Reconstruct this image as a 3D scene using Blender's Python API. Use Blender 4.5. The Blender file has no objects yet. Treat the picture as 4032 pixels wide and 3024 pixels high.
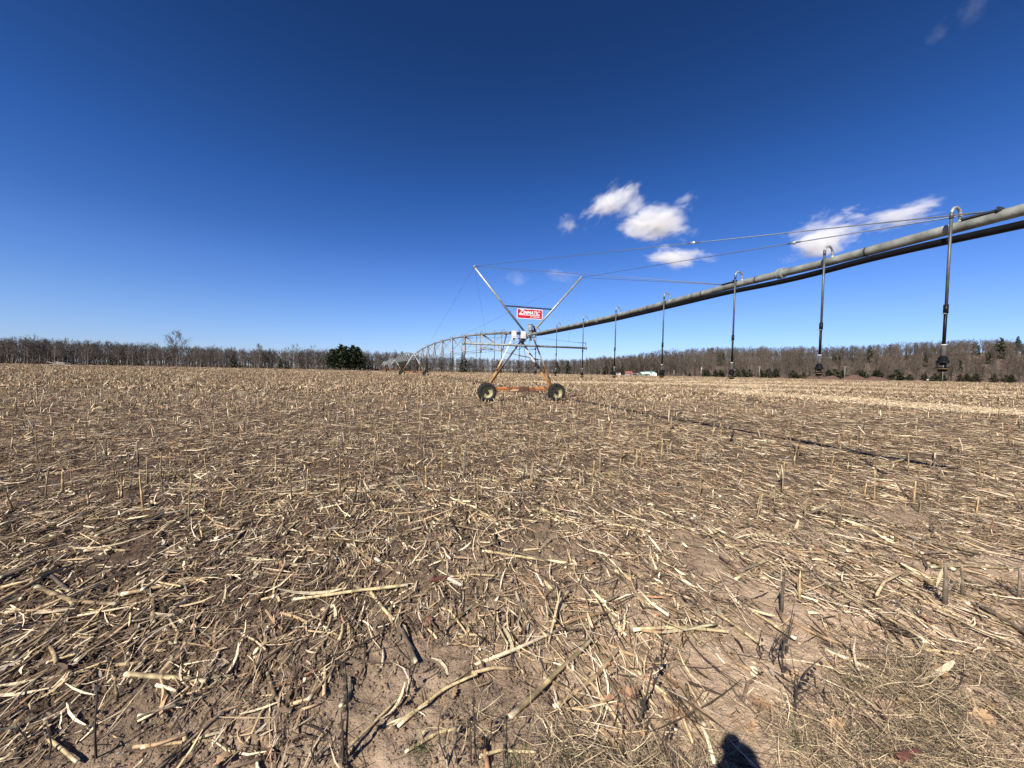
import bpy, math, random
import numpy as np
from mathutils import Vector, Matrix

C = bpy.context.scene.collection
SC = bpy.context.scene
rad = math.radians

# ------------------------------------------------------------------ camera, sky, sun, exposure
CAM_H = 1.70
cam = bpy.data.cameras.new("camera")
cam.sensor_width = 36.0
cam.lens = 1515.0 / 4032.0 * 36.0
cam.clip_start = 0.05
cam.clip_end = 12000
cam_o = bpy.data.objects.new("camera", cam)
C.objects.link(cam_o)
cam_o.matrix_world = (Matrix.Translation((0, 0, CAM_H)) @ Matrix.Rotation(rad(90 - 2.04), 4, 'X')
                      @ Matrix.Rotation(rad(1.146), 4, 'Z'))
SC.camera = cam_o

SUN_AZ = rad(31.2)      # light travels towards (sin, cos) of this
SUN_EL = rad(39.5)
world = bpy.data.worlds.new("World")
SC.world = world
world.use_nodes = True
wn = world.node_tree.nodes
wl = world.node_tree.links
bg = wn["Background"]
sky = wn.new("ShaderNodeTexSky")
sky.sky_type = 'NISHITA'
sky.sun_disc = False
sky.sun_elevation = SUN_EL
sky.sun_rotation = SUN_AZ + math.pi
sky.altitude = 0
sky.air_density = 1.0
sky.dust_density = 0.1
sky.ozone_density = 5.0
# deepen the clear polarised blue of the Nishita sky with height above the horizon
tcw = wn.new("ShaderNodeTexCoord")
sxw = wn.new("ShaderNodeSeparateXYZ"); wl.new(tcw.outputs["Generated"], sxw.inputs[0])
rampw = wn.new("ShaderNodeValToRGB"); wl.new(sxw.outputs[2], rampw.inputs[0])
stops = [(.0, (.80, .92, 1.42)), (.04, (.80, .93, 1.40)), (.075, (.80, .93, 1.36)), (.13, (.74, .90, 1.32)), (.22, (.56, .79, 1.29)), (.29, (.40, .66, 1.16)),
         (.39, (.285, .56, 1.03)), (.52, (.205, .43, .78)), (.63, (.165, .345, .65)), (.85, (.14, .30, .58))]
el = rampw.color_ramp.elements
while len(el) < len(stops): el.new(.5)
for e, (p, c) in zip(el, stops):
    e.position = p; e.color = (c[0] / 1.6, c[1] / 1.6, c[2] / 1.6, 1)
mulw = wn.new("ShaderNodeMix"); mulw.data_type = 'RGBA'; mulw.blend_type = 'MULTIPLY'; mulw.inputs[0].default_value = 1
wl.new(sky.outputs[0], mulw.inputs[6]); wl.new(rampw.outputs[0], mulw.inputs[7])
wl.new(mulw.outputs[2], bg.inputs[0])
bg.inputs[1].default_value = 0.102

sun = bpy.data.lights.new("sun", 'SUN')
sun.energy = 5.0
sun.angle = rad(0.5)
sun.color = (1.0, 0.94, 0.83)
sun_o = bpy.data.objects.new("sun", sun)
C.objects.link(sun_o)
ldir = Vector((math.sin(SUN_AZ) * math.cos(SUN_EL), math.cos(SUN_AZ) * math.cos(SUN_EL), -math.sin(SUN_EL)))
sun_o.rotation_euler = ldir.to_track_quat('-Z', 'Y').to_euler()
sun_o.location = (-20, -40, 60)

SC.view_settings.view_transform = 'Standard'
SC.view_settings.look = 'None'
SC.view_settings.gamma = 1.0
SC.view_settings.exposure = 0.72
SC.cycles.max_bounces = 6
SC.cycles.diffuse_bounces = 3
SC.cycles.volume_bounces = 3
SC.cycles.transparent_max_bounces = 8

rng = np.random.default_rng(7)
random.seed(11)

# ------------------------------------------------------------------ helpers
def tag(o, label=None, cat=None, group=None, kind=None):
    if label: o["label"] = label
    if cat: o["category"] = cat
    if group: o["group"] = group
    if kind: o["kind"] = kind
    return o

def empty(name, loc=(0, 0, 0), rz=0.0, label=None, cat=None, group=None):
    o = bpy.data.objects.new(name, None)
    o.empty_display_size = 0.2
    o.location = loc
    o.rotation_euler = (0, 0, rz)
    C.objects.link(o)
    return tag(o, label, cat, group)

def link_mesh(name, me, parent=None):
    o = bpy.data.objects.new(name, me)
    C.objects.link(o)
    if parent is not None:
        o.parent = parent
    return o

def copy_tree(o, parent=None):
    c = o.copy()
    C.objects.link(c)
    c.parent = parent
    for ch in list(o.children):
        copy_tree(ch, c)
    return c

class MB:
    def __init__(self):
        self.v = []; self.f = []
    def add(self, vs, fs):
        k = len(self.v)
        self.v.extend([tuple(p) for p in vs])
        self.f.extend([tuple(i + k for i in f) for f in fs])
        return self
    def box(self, c, s, rot=None):
        vs = []
        for x in (-.5, .5):
            for y in (-.5, .5):
                for z in (-.5, .5):
                    p = Vector((x * s[0], y * s[1], z * s[2]))
                    if rot is not None: p = rot @ p
                    vs.append(p + Vector(c))
        return self.add(vs, [(0, 1, 3, 2), (4, 6, 7, 5), (0, 4, 5, 1), (2, 3, 7, 6), (0, 2, 6, 4), (1, 5, 7, 3)])
    def tube(self, pts, r, n=8, cap=True):
        pts = [Vector(p) for p in pts]
        rs = r if isinstance(r, (list, tuple)) else [r] * len(pts)
        rings = []
        up = None
        for i, p in enumerate(pts):
            a = pts[max(0, i - 1)]; b = pts[min(len(pts) - 1, i + 1)]
            d = (b - a).normalized()
            if up is None:
                up = Vector((0, 0, 1)) if abs(d.z) < 0.9 else Vector((0, 1, 0))
            e1 = d.cross(up).normalized(); e2 = e1.cross(d).normalized()
            up = e2
            rings.append([p + (e1 * math.cos(t) + e2 * math.sin(t)) * rs[i] for t in [2 * math.pi * k / n for k in range(n)]])
        vs = [q for ring in rings for q in ring]
        fs = []
        for i in range(len(pts) - 1):
            for k in range(n):
                a = i * n + k; b = i * n + (k + 1) % n
                fs.append((a, b, b + n, a + n))
        if cap:
            fs.append(tuple(range(n - 1, -1, -1)))
            fs.append(tuple(range((len(pts) - 1) * n, len(pts) * n)))
        return self.add(vs, fs)
    def bar(self, p0, p1, a, b):
        p0 = Vector(p0); p1 = Vector(p1); d = (p1 - p0)
        L = d.length
        q = d.to_track_quat('Z', 'Y').to_matrix()
        return self.box((p0 + p1) / 2, (a, b, L), q)
    def angle(self, p0, p1, a, t=0.012, flip=1):
        p0 = Vector(p0); p1 = Vector(p1); d = p1 - p0
        q = d.to_track_quat('Z', 'Y').to_matrix()
        m = (p0 + p1) / 2
        self.box(m + q @ Vector((0, flip * a / 2, 0)), (a, t, d.length), q)
        self.box(m + q @ Vector((a / 2, 0, 0)), (t, a - t, d.length), q)
        return self
    def lathe(self, prof, n=28, center=(0, 0, 0), axis='Y', closed=False):
        vs = []; fs = []
        m = len(prof)
        for k in range(n):
            t = 2 * math.pi * k / n
            for r, a in prof:
                if axis == 'Y': p = (r * math.cos(t), a, r * math.sin(t))
                elif axis == 'Z': p = (r * math.cos(t), r * math.sin(t), a)
                else: p = (a, r * math.cos(t), r * math.sin(t))
                vs.append((p[0] + center[0], p[1] + center[1], p[2] + center[2]))
        mm = m if closed else m - 1
        for k in range(n):
            for j in range(mm):
                a = k * m + j; b = k * m + (j + 1) % m
                c = ((k + 1) % n) * m + (j + 1) % m; d = ((k + 1) % n) * m + j
                fs.append((a, b, c, d))
        return self.add(vs, fs)
    def build(self, name, mat, parent=None, smooth=False):
        me = bpy.data.meshes.new(name)
        me.from_pydata(self.v, [], self.f)
        if smooth:
            me.polygons.foreach_set("use_smooth", [True] * len(me.polygons))
        if mat is not None: me.materials.append(mat)
        me.update()
        return link_mesh(name, me, parent)

def np_mesh(name, V, Q=None, T=None, tint=None, mat=None, smooth=False):
    me = bpy.data.meshes.new(name)
    nq = 0 if Q is None else len(Q); nt = 0 if T is None else len(T)
    V = np.ascontiguousarray(V, dtype=np.float32)
    me.vertices.add(len(V)); me.vertices.foreach_set("co", V.ravel())
    parts = []
    if nq: parts.append(np.asarray(Q, dtype=np.int32).ravel())
    if nt: parts.append(np.asarray(T, dtype=np.int32).ravel())
    loops = np.concatenate(parts)
    me.loops.add(len(loops)); me.loops.foreach_set("vertex_index", loops)
    starts = np.concatenate([np.arange(nq) * 4, nq * 4 + np.arange(nt) * 3]).astype(np.int32)
    me.polygons.add(nq + nt); me.polygons.foreach_set("loop_start", starts)
    if smooth:
        me.polygons.foreach_set("use_smooth", np.ones(nq + nt, dtype=bool))
    me.update(calc_edges=True)
    if tint is not None:
        at = me.color_attributes.new("tint", 'FLOAT_COLOR', 'POINT')
        c4 = np.ones((len(V), 4), dtype=np.float32); c4[:, :3] = tint
        at.data.foreach_set("color", c4.ravel())
    if mat is not None: me.materials.append(mat)
    return me

# ------------------------------------------------------------------ materials
def pmat(name, c1, c2, scale=4.0, rough=0.6, metal=0.0, bump=0.0, detail=4.0, bscale=None, lo=0.35, hi=0.65, spec=0.5):
    m = bpy.data.materials.new(name); m.use_nodes = True
    n = m.node_tree.nodes; l = m.node_tree.links
    b = n["Principled BSDF"]
    tc = n.new("ShaderNodeTexCoord")
    nz = n.new("ShaderNodeTexNoise"); nz.inputs["Scale"].default_value = scale; nz.inputs["Detail"].default_value = detail
    l.new(tc.outputs["Object"], nz.inputs["Vector"])
    mr = n.new("ShaderNodeMapRange"); mr.inputs[1].default_value = lo; mr.inputs[2].default_value = hi
    l.new(nz.outputs["Fac"], mr.inputs[0])
    mx = n.new("ShaderNodeMix"); mx.data_type = 'RGBA'
    mx.inputs[6].default_value = (*c1, 1); mx.inputs[7].default_value = (*c2, 1)
    l.new(mr.outputs[0], mx.inputs[0]); l.new(mx.outputs[2], b.inputs["Base Color"])
    b.inputs["Roughness"].default_value = rough; b.inputs["Metallic"].default_value = metal
    b.inputs["Specular IOR Level"].default_value = spec
    if bump > 0:
        bn = n.new("ShaderNodeTexNoise"); bn.inputs["Scale"].default_value = bscale or scale * 4; bn.inputs["Detail"].default_value = 6
        l.new(tc.outputs["Object"], bn.inputs["Vector"])
        bp = n.new("ShaderNodeBump"); bp.inputs["Strength"].default_value = bump; bp.inputs["Distance"].default_value = 0.02
        l.new(bn.outputs["Fac"], bp.inputs["Height"]); l.new(bp.outputs[0], b.inputs["Normal"])
    return m

def tintmat(name, rough=0.75, vary=0.25, scale=30.0, spec=0.3, rand=0.0, trans=0.0):
    """colour from the mesh's own tint attribute, broken up by noise"""
    m = bpy.data.materials.new(name); m.use_nodes = True
    n = m.node_tree.nodes; l = m.node_tree.links
    b = n["Principled BSDF"]
    at = n.new("ShaderNodeAttribute"); at.attribute_name = "tint"
    tc = n.new("ShaderNodeTexCoord")
    nz = n.new("ShaderNodeTexNoise"); nz.inputs["Scale"].default_value = scale; nz.inputs["Detail"].default_value = 3
    l.new(tc.outputs["Object"], nz.inputs["Vector"])
    mr = n.new("ShaderNodeMapRange"); mr.inputs[1].default_value = 0.3; mr.inputs[2].default_value = 0.7
    mr.inputs[3].default_value = 1 - vary; mr.inputs[4].default_value = 1 + vary
    l.new(nz.outputs["Fac"], mr.inputs[0])
    src = mr.outputs[0]
    if rand > 0:
        oi = n.new("ShaderNodeObjectInfo")
        m2 = n.new("ShaderNodeMapRange"); m2.inputs[3].default_value = 1 - rand; m2.inputs[4].default_value = 1 + rand
        l.new(oi.outputs["Random"], m2.inputs[0])
        mm = n.new("ShaderNodeMath"); mm.operation = 'MULTIPLY'
        l.new(src, mm.inputs[0]); l.new(m2.outputs[0], mm.inputs[1]); src = mm.outputs[0]
    vm = n.new("ShaderNodeVectorMath"); vm.operation = 'SCALE'
    l.new(at.outputs["Color"], vm.inputs[0]); l.new(src, vm.inputs["Scale"])
    l.new(vm.outputs[0], b.inputs["Base Color"])
    b.inputs["Roughness"].default_value = rough; b.inputs["Specular IOR Level"].default_value = spec
    return m

M = {}
M['galv'] = pmat("galvanised_steel", (.40, .42, .40), (.24, .26, .25), 9, .45, .35, .15, lo=.3, hi=.7)
M['galv_old'] = pmat("weathered_galvanised_pipe", (.33, .34, .30), (.13, .135, .115), 5, .55, .2, .3, lo=.3, hi=.68)
M['galv_bright'] = pmat("galvanised_sunlit_tone", (.46, .475, .475), (.34, .355, .355), 5, .4, .25)
M['dark_steel'] = pmat("dark_steel", (.03, .032, .035), (.05, .05, .055), 10, .5, .4)
M['black_poly'] = pmat("black_polyethylene", (.0035, .0035, .004), (.006, .006, .0065), 8, .5, spec=.2)
M['cable'] = pmat("steel_cable", (.10, .11, .12), (.16, .17, .18), 30, .5, .4)
M['rust'] = pmat("rusty_orange_steel", (.30, .115, .04), (.16, .06, .028), 6, .8, 0, .3, lo=.4, hi=.6)
M['rust_bright'] = pmat("bright_orange_paint", (.72, .24, .055), (.5, .16, .04), 14, .7, 0, .1)
M['rust_dark'] = pmat("dark_rust", (.13, .06, .035), (.07, .04, .03), 12, .85, 0, .3)
M['rubber'] = pmat("tyre_rubber", (.007, .007, .0075), (.018, .016, .014), 10, .8, 0, .2)
M['rim'] = pmat("olive_cream_wheel_paint", (.36, .325, .19), (.25, .215, .11), 5, .5, .1)
M['hub'] = pmat("black_hub", (.012, .012, .012), (.03, .025, .02), 20, .6)
M['white_box'] = pmat("white_plastic", (.66, .66, .68), (.54, .54, .56), 6, .45)
M['sign_red'] = pmat("red_sign_paint", (.52, .012, .03), (.45, .01, .025), 3, .35)
M['sign_white'] = pmat("white_sign_paint", (.85, .83, .83), (.78, .77, .77), 3, .4)
M['bronze'] = pmat("brass_fitting", (.4, .27, .1), (.25, .17, .07), 14, .5, .5)
M['weight'] = pmat("grey_canister", (.30, .31, .32), (.18, .19, .2), 14, .6)
M['hose_weight'] = pmat("dark_hose_weight", (.09, .085, .08), (.05, .045, .04), 14, .7)
M['clear_cap'] = pmat("pale_plastic_cap", (.7, .7, .68), (.6, .6, .58), 10, .3)

def leg_material():
    m = bpy.data.materials.new("galvanised_leg_rusting_below"); m.use_nodes = True
    n = m.node_tree.nodes; l = m.node_tree.links; b = n["Principled BSDF"]
    tc = n.new("ShaderNodeTexCoord"); sx = n.new("ShaderNodeSeparateXYZ"); l.new(tc.outputs["Object"], sx.inputs[0])
    nz = n.new("ShaderNodeTexNoise"); nz.inputs["Scale"].default_value = 5; nz.inputs["Detail"].default_value = 5
    l.new(tc.outputs["Object"], nz.inputs["Vector"])
    ma = n.new("ShaderNodeMath"); ma.operation = 'MULTIPLY_ADD'; ma.inputs[1].default_value = 1.3
    l.new(nz.outputs["Fac"], ma.inputs[0]); l.new(sx.outputs[2], ma.inputs[2])
    mr = n.new("ShaderNodeMapRange"); mr.inputs[1].default_value = 2.55; mr.inputs[2].default_value = 3.0
    l.new(ma.outputs[0], mr.inputs[0])
    r1 = n.new("ShaderNodeMix"); r1.data_type = 'RGBA'
    r1.inputs[6].default_value = (.17, .07, .03, 1); r1.inputs[7].default_value = (.36, .20, .055, 1)
    n2 = n.new("ShaderNodeTexNoise"); n2.inputs["Scale"].default_value = 3.5; n2.inputs["Detail"].default_value = 4
    l.new(tc.outputs["Object"], n2.inputs["Vector"])
    m3 = n.new("ShaderNodeMapRange"); m3.inputs[1].default_value = .35; m3.inputs[2].default_value = .6
    l.new(n2.outputs["Fac"], m3.inputs[0]); l.new(m3.outputs[0], r1.inputs[0])
    mx = n.new("ShaderNodeMix"); mx.data_type = 'RGBA'; mx.inputs[7].default_value = (.44, .46, .45, 1)
    l.new(r1.outputs[2], mx.inputs[6]); l.new(mr.outputs[0], mx.inputs[0]); l.new(mx.outputs[2], b.inputs["Base Color"])
    b.inputs["Roughness"].default_value = .6; b.inputs["Metallic"].default_value = .1
    return m
M['leg'] = leg_material()

# ------------------------------------------------------------------ terrain
def ss(a, b, x):
    t = np.clip((x - a) / (b - a), 0, 1)
    return t * t * (3 - 2 * t)

_tab = np.random.default_rng(99).random((256, 256))
def vnoise(x, y, s, k=0):
    x = np.asarray(x, float) / s + k * 17.3; y = np.asarray(y, float) / s + k * 31.7
    ix = np.floor(x).astype(int); iy = np.floor(y).astype(int)
    fx = x - ix; fy = y - iy
    fx = fx * fx * (3 - 2 * fx); fy = fy * fy * (3 - 2 * fy)
    a = _tab[ix % 256, iy % 256]; b = _tab[(ix + 1) % 256, iy % 256]
    c = _tab[ix % 256, (iy + 1) % 256]; d = _tab[(ix + 1) % 256, (iy + 1) % 256]
    return (a * (1 - fx) + b * fx) * (1 - fy) + (c * (1 - fx) + d * fx) * fy

def ground_z(x, y):
    x = np.asarray(x, float); y = np.asarray(y, float)
    r = np.hypot(x, y)
    z = .37 * ss(20, 62, y) * (1 - ss(100, 195, y))
    near = 1 - ss(25, 70, r)
    z = z + near * (.05 * (vnoise(x, y, 1.6, 1) - .5) + .028 * (vnoise(x, y, .45, 2) - .5))
    z = z + (1 - ss(8, 25, r)) * (.030 * (vnoise(x, y, .14, 3) - .5) + .022 * (vnoise(x, y, .055, 4) - .5) + .008 * (vnoise(x, y, .028, 14) - .5))
    return z

HX = [0, 64, 97, 131, 176, 221, 266, 310, 355, 400, 452, 600]
HZ = [0, 1, 5, 10, 14, 15, 16.5, 18, 22, 25, 26, 28]
def hill_z(x, y):
    return np.interp(x, HX, HZ) * ss(246, 341, np.asarray(y, float))

def ground_material():
    m = bpy.data.materials.new("field_soil"); m.use_nodes = True
    n = m.node_tree.nodes; l = m.node_tree.links; b = n["Principled BSDF"]
    tc = n.new("ShaderNodeTexCoord"); P = tc.outputs["Object"]
    def noise(s, d=5, r=.55, vec=P):
        q = n.new("ShaderNodeTexNoise"); q.inputs["Scale"].default_value = s; q.inputs["Detail"].default_value = d
        q.inputs["Roughness"].default_value = r; l.new(vec, q.inputs["Vector"]); return q.outputs["Fac"]
    def mrng(v, a, bb, c=0., d=1.):
        q = n.new("ShaderNodeMapRange"); q.inputs[1].default_value = a; q.inputs[2].default_value = bb
        q.inputs[3].default_value = c; q.inputs[4].default_value = d; l.new(v, q.inputs[0]); return q.outputs[0]
    def mix(f, a, bb):
        q = n.new("ShaderNodeMix"); q.data_type = 'RGBA'
        if isinstance(f, float): q.inputs[0].default_value = f
        else: l.new(f, q.inputs[0])
        for s, v in ((6, a), (7, bb)):
            if isinstance(v, tuple): q.inputs[s].default_value = (*v, 1)
            else: l.new(v, q.inputs[s])
        return q.outputs[2]
    def math2(op, a, bb):
        q = n.new("ShaderNodeMath"); q.operation = op
        for i, v in enumerate((a, bb)):
            if isinstance(v, (int, float)): q.inputs[i].default_value = v
            else: l.new(v, q.inputs[i])
        return q.outputs[0]
    sx = n.new("ShaderNodeSeparateXYZ"); l.new(P, sx.inputs[0])
    X, Y = sx.outputs[0], sx.outputs[1]
    sand = mix(mrng(noise(9, 6), .35, .65), (.53, .395, .28), (.39, .28, .19))
    damp = mix(mrng(noise(7, 6), .35, .65), (.15, .104, .072), (.08, .055, .038))
    # dry sand by the field margin gives way to damp, humus dark soil further in and to the west
    g = math2('ADD', math2('MULTIPLY', Y, .29), math2('MULTIPLY', math2('MINIMUM', X, 2.4), -.30))
    g = math2('ADD', g, math2('MULTIPLY', noise(.9, 4), 1.6))
    g = math2('ADD', g, math2('MULTIPLY', noise(3.4, 4), .8))
    near = mix(mrng(g, 1.35, 2.6), sand, damp)
    straw = mix(mrng(noise(2.4, 7, .7), .36, .62), (.085, .06, .042), (.34, .245, .15))
    dist = n.new("ShaderNodeVectorMath"); dist.operation = 'LENGTH'; l.new(P, dist.inputs[0])
    far = mrng(dist.outputs["Value"], 22, 75, 0., .85)
    col = mix(far, near, straw)
    l.new(col, b.inputs["Base Color"])
    b.inputs["Roughness"].default_value = .95; b.inputs["Specular IOR Level"].default_value = .1
    h = math2('ADD', math2('MULTIPLY', noise(22, 8, .65), .6), math2('MULTIPLY', noise(90, 5, .6), .25))
    bp = n.new("ShaderNodeBump"); bp.inputs["Strength"].default_value = 1.0; bp.inputs["Distance"].default_value = .045
    l.new(h, bp.inputs["Height"]); l.new(bp.outputs[0], b.inputs["Normal"])
    return m
M['soil'] = ground_material()

def polar_ground():
    a1 = np.linspace(rad(-64), rad(64), 760)
    a2 = np.linspace(rad(64), rad(296), 72)[1:-1]
    ang = np.concatenate([a1, a2])
    r = [0.35]
    while r[-1] < 320: r.append(r[-1] * (1.0085 if r[-1] < 12 else 1.014) + .002)
    r = np.array(r + [360, 420, 520, 700, 1000, 1500, 2200, 3200, 4500])
    A, Rr = np.meshgrid(ang, r)
    X = Rr * np.sin(A); Y = Rr * np.cos(A)
    Z = ground_z(X, Y)
    nr, na = A.shape
    V = np.stack([X, Y, Z], -1).reshape(-1, 3)
    i = np.arange(nr - 1)[:, None] * na; j = np.arange(na)[None, :]; j2 = (j + 1) % na
    Q = np.stack([i + j, i + j2, i + na + j2, i + na + j], -1).reshape(-1, 4)[:, ::-1]
    k = len(V)
    V = np.vstack([V, [[0, 0, float(ground_z(0, 0))]]])
    T = np.stack([np.full(na, k), np.arange(na), (np.arange(na) + 1) % na], -1)[:, ::-1]
    return np_mesh("ground", V, Q, T, mat=M['soil'], smooth=True)
tag(link_mesh("ground", polar_ground()), "harvested corn field of sandy brown soil", "ground", kind="structure")

M['leaf_litter'] = pmat("woodland_floor", (.16, .105, .075), (.10, .075, .055), .25, .95, 0, 0, detail=8)
def hill_mesh():
    xs = np.linspace(10, 760, 160); ys = np.concatenate([np.linspace(246.5, 345, 40), [380, 460, 600]])
    X, Y = np.meshgrid(xs, ys)
    Z = hill_z(X, Y) - .02 + .02 * (Y > 247)
    V = np.stack([X, Y, Z], -1).reshape(-1, 3)
    na = len(xs); i = np.arange(len(ys) - 1)[:, None] * na; j = np.arange(na - 1)[None, :]
    Q = np.stack([i + j, i + j + 1, i + na + j + 1, i + na + j], -1).reshape(-1, 4)
    return np_mesh("hill", V, Q, mat=M['leaf_litter'], smooth=True)
tag(link_mesh("hill", hill_mesh()), "low wooded hill beyond the field", "hill", kind="structure")

M['asphalt'] = pmat("pale_worn_asphalt", (.22, .22, .215), (.17, .17, .168), .6, .9)
rb = MB(); rb.box((420, 236.5, .03), (470, 5.5, .06))
tag(rb.build("road", M['asphalt']), "pale grey country road along the far right of the field", "road", kind="structure")
M['verge'] = pmat("dry_grass_verge", (.26, .21, .13), (.17, .135, .085), .5, .95, detail=8)
vb = MB()
for k in range(46):
    x0 = 70 + k * 10
    vb.add([(x0, 239.3, .012), (x0 + 10, 239.3, .012), (x0 + 10, 246.6, .05), (x0, 246.6, .05)], [(0, 1, 2, 3)])
tag(vb.build("verge", M['verge']), "dry grass verge between the road and the wooded hill", "verge", kind="structure")

# ------------------------------------------------------------------ centre pivot irrigator
# tower frame: x along the wheel line, y away along the machine, z up
TX, TY = 0.696, 21.03
TR = math.atan2(.286, .958)

def wheel_parts(parent_name_loc, root, rx, big=True):
    x, y, z = parent_name_loc
    wh = empty("wheel", (x, y, z)); wh.parent = root
    R = .51; W = .29
    ty = MB()
    prof = [(.30, -.12), (.315, -.135), (.37, -.15), (.43, -.148), (.465, -.12), (.475, -.06), (.478, 0),
            (.475, .06), (.465, .12), (.43, .148), (.37, .15), (.315, .135), (.30, .12)]
    ty.lathe(prof, 40, closed=True)
    nl = 17
    for k in range(nl):
        for s in (-1, 1):
            t = 2 * math.pi * (k + (.5 if s > 0 else 0)) / nl
            t2 = t + .20
            def pt(tt, r, yy): return Vector((r * math.cos(tt), yy, r * math.sin(tt)))
            lug = [pt(t, .468, s * .148), pt(t + .10, .468, s * .148), pt(t2 + .09, .472, s * .01), pt(t2, .472, s * .01),
                   pt(t + .012, .505, s * .142), pt(t + .085, .505, s * .142), pt(t2 + .078, .512, s * .012), pt(t2 + .012, .512, s * .012)]
            ty.add(lug, [(0, 3, 2, 1), (4, 5, 6, 7), (0, 1, 5, 4), (1, 2, 6, 5), (2, 3, 7, 6), (3, 0, 4, 7)])
            sh = [pt(t, .425, s * .149), pt(t + .08, .425, s * .149), pt(t + .10, .47, s * .149), pt(t, .47, s * .149),
                  pt(t, .43, s * .160), pt(t + .08, .43, s * .160), pt(t + .09, .503, s * .146), pt(t + .01, .503, s * .146)]
            ty.add(sh, [(0, 3, 2, 1), (4, 5, 6, 7), (0, 1, 5, 4), (1, 2, 6, 5), (2, 3, 7, 6), (3, 0, 4, 7)])
    ty.build("tyre", M['rubber'], wh)
    rm = MB()
    rm.lathe([(.318, -.138), (.318, -.128), (.295, -.118), (.283, -.06), (.278, -.02), (.25, .015), (.15, .03), (.10, .02), (.10, .03),
              (.26, .05), (.29, .10), (.318, .138)], 36)
    rm.build("rim", M['rim'], wh, smooth=True)
    hb = MB(); hb.tube([(0, -.05, 0), (0, .03, 0)], .055, 12); hb.tube([(0, -.02, 0), (0, .05, 0)], .095, 14)
    for k in range(8):
        a = k * math.pi / 4; hb.tube([(.075 * math.cos(a), -.035, .075 * math.sin(a)), (.075 * math.cos(a), 0, .075 * math.sin(a))], .012, 6)
    hb.build("hub", M['hub'], wh)
    return wh

def tower_base(root):
    """wheels, base beam, gearboxes and four legs shared by every tower"""
    w1 = wheel_parts((-2.12, -.06, .51), root, 0)
    w2 = copy_tree(w1, root); w2.location = (1.86, -.06, .51)
    b = MB(); b.box((-.13, .26, .70), (3.55, .13, .15)); b.build("base_beam", M['rust'], root)
    for x in (-1.22, .95):
        q = MB(); q.box((x, .192, .735), (.52, .006, .075)); q.build("beam_marking", M['rust_bright'], root)
    b = MB(); b.tube([(-1.95, .20, .575), (1.7, .20, .575)], .022, 8)
    b.build("drive_shaft", M['rust'], root, True)
    b = MB(); b.tube([(-.75, .19, .58), (-.62, .18, .59), (-.35, .17, .59), (-.28, .17, .59)], [.03, .06, .075, .07], 12)
    b.build("drive_motor", pmat("tan_motor_housing", (.42, .30, .18), (.34, .2, .1), 8, .7), root, True)
    b = MB(); b.box((-.14, .19, .66), (.26, .20, .30)); b.box((.16, .19, .70), (.14, .16, .24)); b.box((0.02, .12, .60), (.1, .06, .16))
    b.build("gear_case", M['rust_dark'], root)
    for x in (-1.98, 1.72):
        q = MB(); q.box((x, .22, .56), (.24, .24, .30)); q.tube([(x - (.14 if x < 0 else -.14), -.04, .51), (x - (.14 if x < 0 else -.14), .22, .51)], .06, 10)
        q.build("wheel_gearbox", M['rust_dark'], root)
    for x, s in ((-1.86, -1), (1.60, 1)):
        q = MB(); q.box((x, .24, .88), (.16, .16, .26)); q.build("leg_bracket", M['rust'], root)
    for (p0, p1) in (((-1.90, .22, .90), (-.12, -.15, 3.56)), ((-1.86, .30, .90), (-.10, 1.95, 3.66)),
                     ((1.64, .22, .90), (.32, -.15, 3.56)), ((1.60, .30, .90), (.22, 1.95, 3.66))):
        q = MB(); q.angle(p0, p1, .105, .016); q.build("leg", M['leg'], root)

tw = empty("irrigation_tower", (TX, TY, 0), TR,
           "nearest two-wheeled pivot tower with tall V masts, white boxes and red sign", "irrigator tower", "drive towers of the pivot irrigator")
tower_base(tw)
b = MB(); b.tube([(.07, -.75, 3.60), (.07, .9, 3.68)], .075, 16); b.tube([(.07, -.34, 3.62), (.07, -.30, 3.62)], .13, 16)
b.tube([(.07, -.28, 3.62), (.07, -.24, 3.62)], .13, 16); b.box((.07, .3, 3.54), (.36, .7, .05)); b.box((-.02, -.2, 3.52), (.34, .16, .10))
b.box((.12, 1.0, 3.62), (.3, .3, .08)); b.build("pipe_joint", M['galv'], tw, False)
b = MB(); b.box((.20, -.24, 3.45), (.10, .10, .3)); b.box((.24, -.26, 3.70), (.05, .08, .22)); b.build("valve", M['bronze'], tw)
for p0, p1 in (((-.02, -.05, 3.72), (-2.90, -.02, 7.02)), ((.30, -.05, 3.72), (3.20, -.02, 6.97))):
    b = MB(); b.tube([p0, p1], .058, 8); b.build("mast", M['galv'], tw, True)
b = MB(); b.angle((-1.28, -.05, 5.14), (1.60, -.05, 5.12), .075, .012, -1); b.build("crossbar", M['dark_steel'], tw)  # dark steel colour stands in for the shaded side of a galvanised bar
for x, z in ((-2.90, 7.04), (3.20, 6.99)):
    b = MB(); b.box((x, -.02, z), (.10, .14, .10)); b.tube([(x, -.12, z + .03), (x, .1, z + .03)], .03, 8); b.build("mast_cap", M['galv_bright'], tw)
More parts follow.
